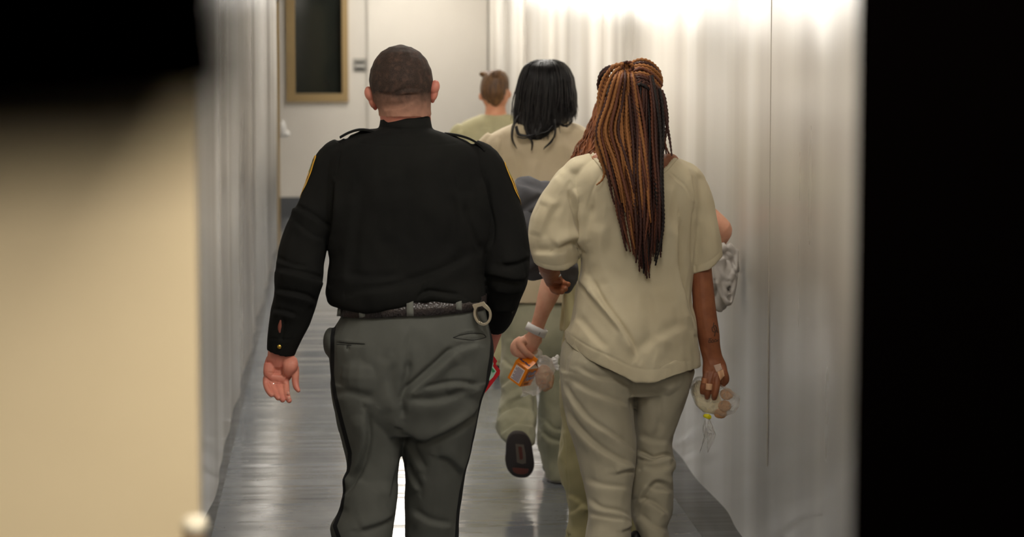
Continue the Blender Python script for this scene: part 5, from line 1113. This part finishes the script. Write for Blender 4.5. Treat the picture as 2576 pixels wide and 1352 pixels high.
# pale grey sweatshirt over her right forearm by the wall
M_lg = fabric('pale_grey_jersey', (196, 190, 184), (182, 176, 170), 0.95, 800, 0.4)
gs = MB(); yg = YH + 0.02
for c, r, rot in (((1825, 640), (0.035, 0.06, 0.035), None), ((1822, 690), (0.045, 0.07, 0.08), None), ((1815, 745), (0.030, 0.06, 0.055), None), ((1790, 700), (0.03, 0.05, 0.10), None), ((1788, 740), (0.018, 0.04, 0.12), None)): gs.ball(W(*c, yg), r, rot)
for i, (x0, x1, yt, yb_) in enumerate(((1800, 1850, 640, 745), (1806, 1846, 660, 765), (1812, 1838, 650, 720), (1798, 1852, 620, 705))):   # hanging loops of cloth
    limb(gs, [(x0, yt, -0.05 - 0.006 * i, 9), (x0 + 5, (yt + yb_) / 2, -0.062, 8), ((x0 + x1) / 2 + 6, yb_, -0.066, 8), (x1 - 2, (yt + yb_) / 2 + 15, -0.058, 7), (x1, yt + 12, -0.04, 8)], yg)
limb(gs, [(1812, 628, -0.05, 12), (1830, 618, -0.05, 11), (1846, 640, -0.04, 10), (1852, 680, -0.02, 9)], yg)
limb(gs, [(1803, 750, -0.03, 8), (1806, 775, -0.03, 10), (1815, 782, -0.03, 6)], yg); limb(gs, [(1825, 750, -0.03, 10), (1835, 765, -0.03, 8)], yg)
V, F = vox(gs, 0.0035, 3)
V = fold(V, F, [('s', [(1815, 640), (1840, 670), (1850, 700)], 5, 0.008), ('v', [(1832, 730), (1838, 745), (1834, 760)], 4, 0.010), ('s', [(1805, 700), (1818, 745), (1840, 765)], 5, 0.006)], 0.004, (12, 12, 8), 61, 0.001); V = relax(V, F, 1)
tag(mesh_obj('sweatshirt', V, F, M_lg), 'pale grey sweatshirt draped in loops against the right wall', 'sweatshirt')

# ------------------------------------------------------------------ woman with black shoulder-length hair
YK = 10.3
bk_ = empty('person', (W(1365, 900, YK)[0], YK, 0), 'woman with straight black hair, beige shirt and sage trousers, one foot lifted', 'person')
M_beige2 = fabric('beige_scrub_cotton', (204, 188, 160), (196, 180, 150), 0.9, 1000, 0.3)
M_sage = fabric('washed_sage_trouser', (176, 174, 150), (152, 152, 130), 0.9, 1000, 0.3)
ks_rows = [(306, 1315, 1435, 0, 0.075, 0.07), (314, 1285, 1458, 0, 0.09, 0.085), (330, 1245, 1484, 0, 0.105, 0.095), (348, 1218, 1502, 0, 0.11, 0.1), (372, 1208, 1512, 0, 0.12, 0.11), (430, 1214, 1506, 0, 0.12, 0.12), (520, 1220, 1500, 0, 0.12, 0.13), (640, 1232, 1492, 0, 0.12, 0.14), (720, 1236, 1488, 0, 0.13, 0.145), (757, 1236, 1488, 0, 0.133, 0.145)]
mb = MB(); hloft(mb, ks_rows, YK, hem=(0.01, 0.04))
limb(mb, [(1248, 352, 0, 30), (1228, 375, 0, 33), (1212, 430, 0, 36), (1202, 490, 0, 38), (1198, 540, 0, 36)], YK, hem=(0.006, 0.03)); limb(mb, [(1475, 352, 0, 30), (1495, 375, 0, 33), (1508, 430, 0, 36), (1514, 490, 0, 38), (1516, 540, 0, 36)], YK, hem=(0.006, 0.03))
V, F = vox(mb, 0.005, 3); V = fold(V, F, [('s', [(1260, 345), (1248, 400), (1245, 460)], 6, 0.006), ('s', [(1350, 400), (1340, 460), (1350, 520)], 14, 0.005), ('t', [(1430, 360), (1440, 410), (1430, 470)], 12, 0.005), ('s', [(1290, 380), (1300, 430), (1290, 480)], 12, 0.005)], 0.006, (6, 6, 4), 71, 0.001)
mesh_obj('shirt', V, F, M_beige2, bk_)
kt_rows = [(730, 1262, 1462, 0, 0.11, 0.11), (780, 1258, 1468, 0, 0.125, 0.12), (840, 1258, 1468, 0, 0.13, 0.12), (890, 1260, 1462, 0, 0.12, 0.11)]
mb = MB(); hloft(mb, kt_rows, YK)
hloft(mb, [(850, 1262, 1362, 0, 0.115, 0.11), (897, 1260, 1358, -0.0, 0.11, 0.105), (934, 1256, 1354, -0.02, 0.11, 0.1), (989, 1262, 1352, -0.06, 0.11, 0.1), (1020, 1254, 1352, -0.10, 0.12, 0.11), (1046, 1249, 1351, -0.16, 0.13, 0.12), (1071, 1245, 1350, -0.20, 0.13, 0.12), (1096, 1254, 1350, -0.25, 0.11, 0.1), (1112, 1268, 1348, -0.28, 0.08, 0.08), (1120, 1276, 1344, -0.29, 0.06, 0.06)], YK)
hloft(mb, [(850, 1362, 1464, 0, 0.115, 0.11), (920, 1360, 1456, 0.0, 0.105, 0.1), (1000, 1356, 1440, 0, 0.1, 0.095), (1060, 1350, 1432, 0, 0.1, 0.095), (1110, 1350, 1430, 0, 0.1, 0.095), (1160, 1362, 1432, 0, 0.1, 0.095), (1192, 1370, 1432, -0.01, 0.1, 0.1), (1203, 1372, 1430, -0.01, 0.1, 0.1)], YK, hem=(0.006, 0.03))
V, F = vox(mb, 0.0045, 3)
V = fold(V, F, [('s', [(1258, 905), (1285, 930), (1320, 935)], 6, 0.007), ('s', [(1260, 985), (1290, 960), (1330, 950)], 7, 0.007), ('s', [(1246, 1075), (1275, 1040), (1310, 1030), (1345, 1045)], 7, 0.010), ('t', [(1250, 1040), (1280, 1010), (1320, 990)], 7, 0.008), ('v', [(1355, 900), (1352, 980), (1350, 1050), (1356, 1100)], 5, 0.012), ('s', [(1360, 1090), (1380, 1110), (1415, 1120)], 6, 0.008), ('s', [(1365, 1060), (1390, 1085), (1420, 1090)], 6, 0.006), ('s', [(1330, 1000), (1345, 1040), (1340, 1080)], 5, 0.006), ('s', [(1262, 1095), (1300, 1070), (1345, 1080)], 6, 0.007)], 0.007, (8, 8, 6), 73, 0.001)
mesh_obj('trousers', V, F, M_sage, bk_)
# standing shoe and lifted shoe with its sole to the rear
M_sole = Mat('dark_rubber', (58, 52, 52), 0.6); M_up = Mat('black_canvas', (24, 24, 26), 0.7); M_white_r = Mat('white_rubber', (210, 206, 204), 0.5); M_redr = Mat('red_brown_rubber', (104, 56, 48), 0.6)
xx = W(1402, 1215, YK)[0]; so = MB(); shoe(so, xx, YK - 0.01, 0.0); V_, F_ = vox(so, 0.005, 2); V_[:, 2] = np.maximum(V_[:, 2], 0.0); st = mesh_obj('shoe', V_, F_, M_up, bk_)
R = []
for z, q in ((0.0, 0.97), (0.004, 1.03), (0.016, 1.03), (0.02, 0.98)):
    R.append([np.array([xx + 0.047 * q * math.copysign(abs(math.cos(t)) ** 0.85, math.cos(t)), YK + 0.055 + 0.142 * q * math.copysign(abs(math.sin(t)) ** 0.85, math.sin(t)), z]) for t in np.arange(32) * math.pi / 16])
MB().rings(R).obj('sole_rim', M_white_r, st)
tilt = math.radians(72); C_ = Vector(W(1307, 1147, YK - 0.38))       # sole plane leans back from upright
ux = Vector((0.995, 0.0, -0.09)); uy = Vector((0.06, math.cos(tilt), -math.sin(tilt))).normalized(); uz = ux.cross(uy).normalized(); uz = uz if uz.y > 0 else -uz
def solep(a, b, c): return C_ + ux * a + uy * b + uz * c
def outl(q, cz, n=40):
    out = []
    for j in range(n):
        t = 2 * math.pi * j / n; b = math.sin(t); wv = 0.060 + 0.005 * b - 0.006 * math.exp(-((b + 0.1) / 0.4) ** 2)
        out.append(np.array(solep(wv * q * math.copysign(abs(math.cos(t)) ** 0.8, math.cos(t)), 0.100 * q * b, cz)))
    return out
ls = MB().rings([outl(0.93, 0), outl(1.0, 0.004), outl(1.0, 0.02), outl(0.9, 0.026)]).obj('shoe', M_sole, bk_)
MB().rings([outl(0.93, 0.018), outl(0.9, 0.035), outl(0.75, 0.06), outl(0.5, 0.075)]).obj('upper', M_up, ls)
def sole_poly(name, pts, mat, c0=-0.002, c1=0.001):
    n = len(pts); MBx = MB().add([np.array(solep(a, b, c0)) for a, b in pts] + [np.array(solep(a, b, c1)) for a, b in pts], [tuple(range(n)), tuple(reversed(range(n, 2 * n)))] + [(i, i + n, (i + 1) % n + n, (i + 1) % n) for i in range(n)]); return MBx.obj(name, mat, ls, smooth=False)
sole_poly('tread_panel', [(-0.014, -0.05), (0.018, -0.05), (0.024, -0.01), (0.024, 0.03), (0.008, 0.036), (-0.012, 0.03)], Mat('grey_tread', (112, 104, 96), 0.6)); sole_poly('tread_badge', [(-0.004, -0.04), (0.010, -0.04), (0.013, 0.012), (0.0, 0.016)], M_redr, -0.004, 0); sole_poly('tread_toe', [(-0.03, 0.056), (0.034, 0.056), (0.03, 0.072), (0.012, 0.081), (-0.012, 0.081), (-0.028, 0.072)], M_redr, -0.003, 0.001)
mb = MB(); t3 = head(mb, 1372, 158, 112, YK, H=0.225)
limb(mb, [(1372, 265, 0, 34, 1.1), (1372, 310, 0, 36, 1.1), (1372, 335, 0, 60, 0.9)], YK)
body_fill(mb, ks_rows[3:], YK, 0.028); body_fill(mb, kt_rows, YK)
for pts in ([(1228, 380, 0, 20), (1200, 540, 0, 22), (1188, 640, 0.02, 20), (1190, 740, 0.06, 15), (1196, 790, 0.07, 13)], [(1495, 380, 0, 20), (1518, 540, 0, 22), (1524, 640, 0.02, 20), (1518, 740, 0.06, 15), (1512, 790, 0.07, 13)], [(1312, 870, 0, 48), (1306, 970, -0.03, 30), (1303, 1040, -0.12, 24), (1306, 1100, -0.24, 18)], [(1410, 870, 0, 46), (1400, 1000, 0, 34), (1396, 1100, 0, 30), (1400, 1195, 0, 20)]): limb(mb, pts, YK)
for x_ in (1198, 1512):
    for k in range(4): limb(mb, [(x_ - 9 + 6 * k, 795, 0.07, 5), (x_ - 9 + 6 * k, 825, 0.075, 4.8), (x_ - 8 + 5 * k, 846, 0.06, 4.2)], YK, n=10)
    mb.ball(W(x_, 800, YK + 0.07), (0.026, 0.016, 0.04)); limb(mb, [(x_ + (13 if x_ < 1300 else -13), 795, 0.06, 5), (x_ + (18 if x_ < 1300 else -18), 820, 0.05, 4.4)], YK, n=10)
V_, F_ = vox(mb, 0.0048, 2); mesh_obj('body', V_, F_, M_skin_p, bk_); eyes(t3, bk_)
M_blk = hair_mat('black_hair', (14, 12, 14), (24, 20, 22), 0.33)
kp = [(150, 1355, 1392, 0, 0.02), (156, 1335, 1412, 0, 0.06), (170, 1318, 1428, 0, 0.09), (196, 1308, 1440, 0, 0.108), (235, 1300, 1446, 0, 0.116), (275, 1296, 1446, 0, 0.118), (310, 1297, 1444, 0, 0.122), (345, 1302, 1440, 0, 0.128), (380, 1308, 1430, 0, 0.13)]
mb = MB(); hloft(mb, [(153, 1355, 1392, 0, 0.03, 0.03), (160, 1336, 1410, 0, 0.06, 0.05), (175, 1320, 1424, 0, 0.088, 0.06), (200, 1311, 1437, 0, 0.102, 0.06), (240, 1303, 1443, 0, 0.108, 0.055), (280, 1300, 1441, -0.01, 0.1, 0.05), (305, 1303, 1432, -0.03, 0.085, 0.04), (325, 1316, 1400, -0.06, 0.058, 0.03), (342, 1324, 1380, -0.085, 0.035, 0.02), (352, 1332, 1362, -0.1, 0.02, 0.012)], YK)
V, F = vox(mb, 0.005, 4); V = fold(V, F, [], 0.004, (30, 30, 5), 75); mesh_obj('hair', V, F, M_blk, bk_)
S_ = strands(kp, YK, 420, 76, r=0.0022, ends=lambda a, r: (r.uniform(318, 350) if math.sin(a) < 0.25 else r.uniform(285, 318)) - 10 * abs(a), wav=0.002, wl=0.2, jitter=0.004, curl=0.012, steps=20)
for pts, rr in (([(1306, 290, -0.09), (1292, 320, -0.125), (1290, 350, -0.133), (1301, 374, -0.135)], 0.0030), ([(1320, 320, -0.11), (1330, 345, -0.13), (1338, 360, -0.134), (1337, 379, -0.134)], 0.0040), ([(1395, 300, -0.115), (1396, 330, -0.132), (1389, 355, -0.134), (1367, 375, -0.135)], 0.0042), ([(1300, 318, -0.12), (1306, 338, -0.132), (1325, 342, -0.134), (1350, 338, -0.134), (1362, 322, -0.13)], 0.0046), ([(1302, 345, -0.132), (1320, 349, -0.135), (1345, 342, -0.134)], 0.0030), ([(1388, 318, -0.125), (1375, 330, -0.13), (1355, 338, -0.13), (1340, 345, -0.133)], 0.006), ([(1296, 230, -0.07), (1289, 262, -0.08), (1292, 300, -0.1), (1298, 318, -0.12)], 0.0014), ([(1440, 285, -0.1), (1438, 305, -0.115), (1425, 318, -0.13), (1404, 306, -0.13)], 0.0025), ([(1430, 312, -0.125), (1418, 318, -0.13), (1400, 303, -0.13)], 0.002), ([(1446, 260, -0.08), (1444, 285, -0.1), (1432, 305, -0.12)], 0.0022), ([(1448, 262, -0.08), (1450, 290, -0.09)], 0.0012)):
    for k in range(4):
        P = crom([W(a + rng.normal(0, 1.6), b + rng.normal(0, 1.4), YK + d - 0.003 * k) for a, b, d in pts], 8); S_.append((P, rr * 0.62 * np.clip((1 - np.linspace(0, 1, len(P))) * 2.5 + 0.2, 0, 1)))
V_, F_ = tubes(S_[:420], 5); mesh_obj('hair_strands', V_, F_, M_blk, bk_); V_, F_ = tubes(S_[420:], 6) ; mesh_obj('loose_locks', V_, F_, M_blk, bk_)

# ------------------------------------------------------------------ person farthest ahead
YF = 13.5
fp = empty('person', (W(1245, 700, YF)[0], YF, 0), 'farthest person ahead, brown hair in a small bun and olive shirt', 'person')
M_olive = fabric('olive_khaki_cotton', (174, 167, 132), (164, 157, 122), 0.9, 900, 0.3)
fs_rows = [(288, 1212, 1282, 0, 0.065, 0.06), (296, 1192, 1304, 0, 0.08, 0.075), (308, 1168, 1326, 0, 0.095, 0.085), (324, 1150, 1342, 0, 0.1, 0.09), (345, 1138, 1356, 0, 0.105, 0.1), (400, 1144, 1350, 0, 0.11, 0.11), (480, 1150, 1344, 0, 0.11, 0.12), (580, 1152, 1342, 0, 0.115, 0.13)]
mb = MB(); hloft(mb, fs_rows, YF, hem=(0.01, 0.03))
limb(mb, [(1166, 325, 0, 20), (1150, 345, 0, 24), (1140, 400, 0, 26), (1134, 450, 0, 26)], YF, hem=(0.006, 0.03)); limb(mb, [(1328, 325, 0, 20), (1344, 345, 0, 24), (1352, 400, 0, 26), (1358, 450, 0, 26)], YF, hem=(0.006, 0.03))
V, F = vox(mb, 0.007, 3); V = fold(V, F, [('s', [(1160, 330), (1155, 370)], 4, 0.006), ('s', [(1230, 320), (1225, 360)], 8, 0.004)], 0.006, (6, 6, 4), 81); mesh_obj('shirt', V, F, M_olive, fp)
ft_rows = [(550, 1168, 1326, 0, 0.11, 0.11), (620, 1166, 1328, 0, 0.12, 0.11), (660, 1168, 1326, 0, 0.11, 0.1)]
mb = MB(); hloft(mb, ft_rows, YF); hloft(mb, [(630, 1168, 1246, 0, 0.11, 0.1), (760, 1176, 1240, 0.02, 0.09, 0.09), (905, 1176, 1236, 0.04, 0.09, 0.09)], YF, hem=(0.007, 0.03)); hloft(mb, [(630, 1248, 1326, 0, 0.11, 0.1), (760, 1234, 1300, -0.02, 0.09, 0.09), (860, 1228, 1296, -0.04, 0.09, 0.09), (915, 1228, 1294, -0.05, 0.09, 0.09)], YF, hem=(0.007, 0.03))
V, F = vox(mb, 0.007, 3); V = fold(V, F, [], 0.007, (7, 7, 5), 83); mesh_obj('trousers', V, F, M_olive, fp)
for x_, y_ in ((1206, 0.03), (1262, -0.05)):
    mb = MB(); shoe(mb, W(x_, 930, YF)[0], YF + y_, 0); V_, F_ = vox(mb, 0.007, 2); V_[:, 2] = np.maximum(V_[:, 2], 0); mesh_obj('shoe', V_, F_, M_up, fp)
mb = MB(); t4 = head(mb, 1246, 180, 72, YF, H=0.215)
limb(mb, [(1246, 255, 0, 26, 1.1), (1247, 285, 0, 27, 1.1), (1247, 302, 0, 45, 0.9)], YF); body_fill(mb, fs_rows[3:], YF, 0.028); body_fill(mb, ft_rows, YF)
mb.ball(W(1209, 243, YF), (0.011, 0.014, 0.02)); mb.ball(W(1281, 238, YF), (0.012, 0.014, 0.021))
for pts in ([(1150, 345, 0, 14), (1134, 450, 0, 15), (1128, 520, 0.02, 13), (1132, 590, 0.05, 10), (1134, 630, 0.06, 11), (1134, 655, 0.05, 8)], [(1344, 345, 0, 14), (1358, 450, 0, 15), (1364, 520, 0.02, 13), (1360, 590, 0.05, 10), (1358, 630, 0.06, 11), (1358, 655, 0.05, 8)], [(1208, 650, 0, 34), (1208, 780, 0.02, 26), (1206, 910, 0.03, 15)], [(1286, 650, 0, 34), (1266, 780, -0.02, 26), (1262, 915, -0.05, 15)]): limb(mb, pts, YF)
V_, F_ = vox(mb, 0.0055, 2); mesh_obj('body', V_, F_, skin('tan_skin', (212, 152, 118), (200, 138, 106)), fp); eyes(t4, fp)
M_brn_h = hair_mat('brown_hair', (110, 78, 46), (72, 50, 34), 0.5)
mb = MB(); hloft(mb, [(176, 1236, 1258, 0, 0.03, 0.03), (184, 1222, 1272, 0, 0.065, 0.06), (205, 1210, 1280, 0, 0.092, 0.06), (232, 1208, 1278, 0, 0.096, 0.04), (250, 1216, 1270, 0, 0.085, 0.02), (262, 1228, 1260, -0.01, 0.066, 0.01), (268, 1238, 1252, -0.02, 0.045, 0.0)], YF)
mb.ball(W(1216, 186, YF + 0.02), (0.022, 0.024, 0.016)); mb.ball(W(1248, 188, YF - 0.06), (0.03, 0.03, 0.028))
V, F = vox(mb, 0.005, 3); V = fold(V, F, [], 0.004, (40, 40, 14), 85); mesh_obj('hair', V, F, M_brn_h, fp)
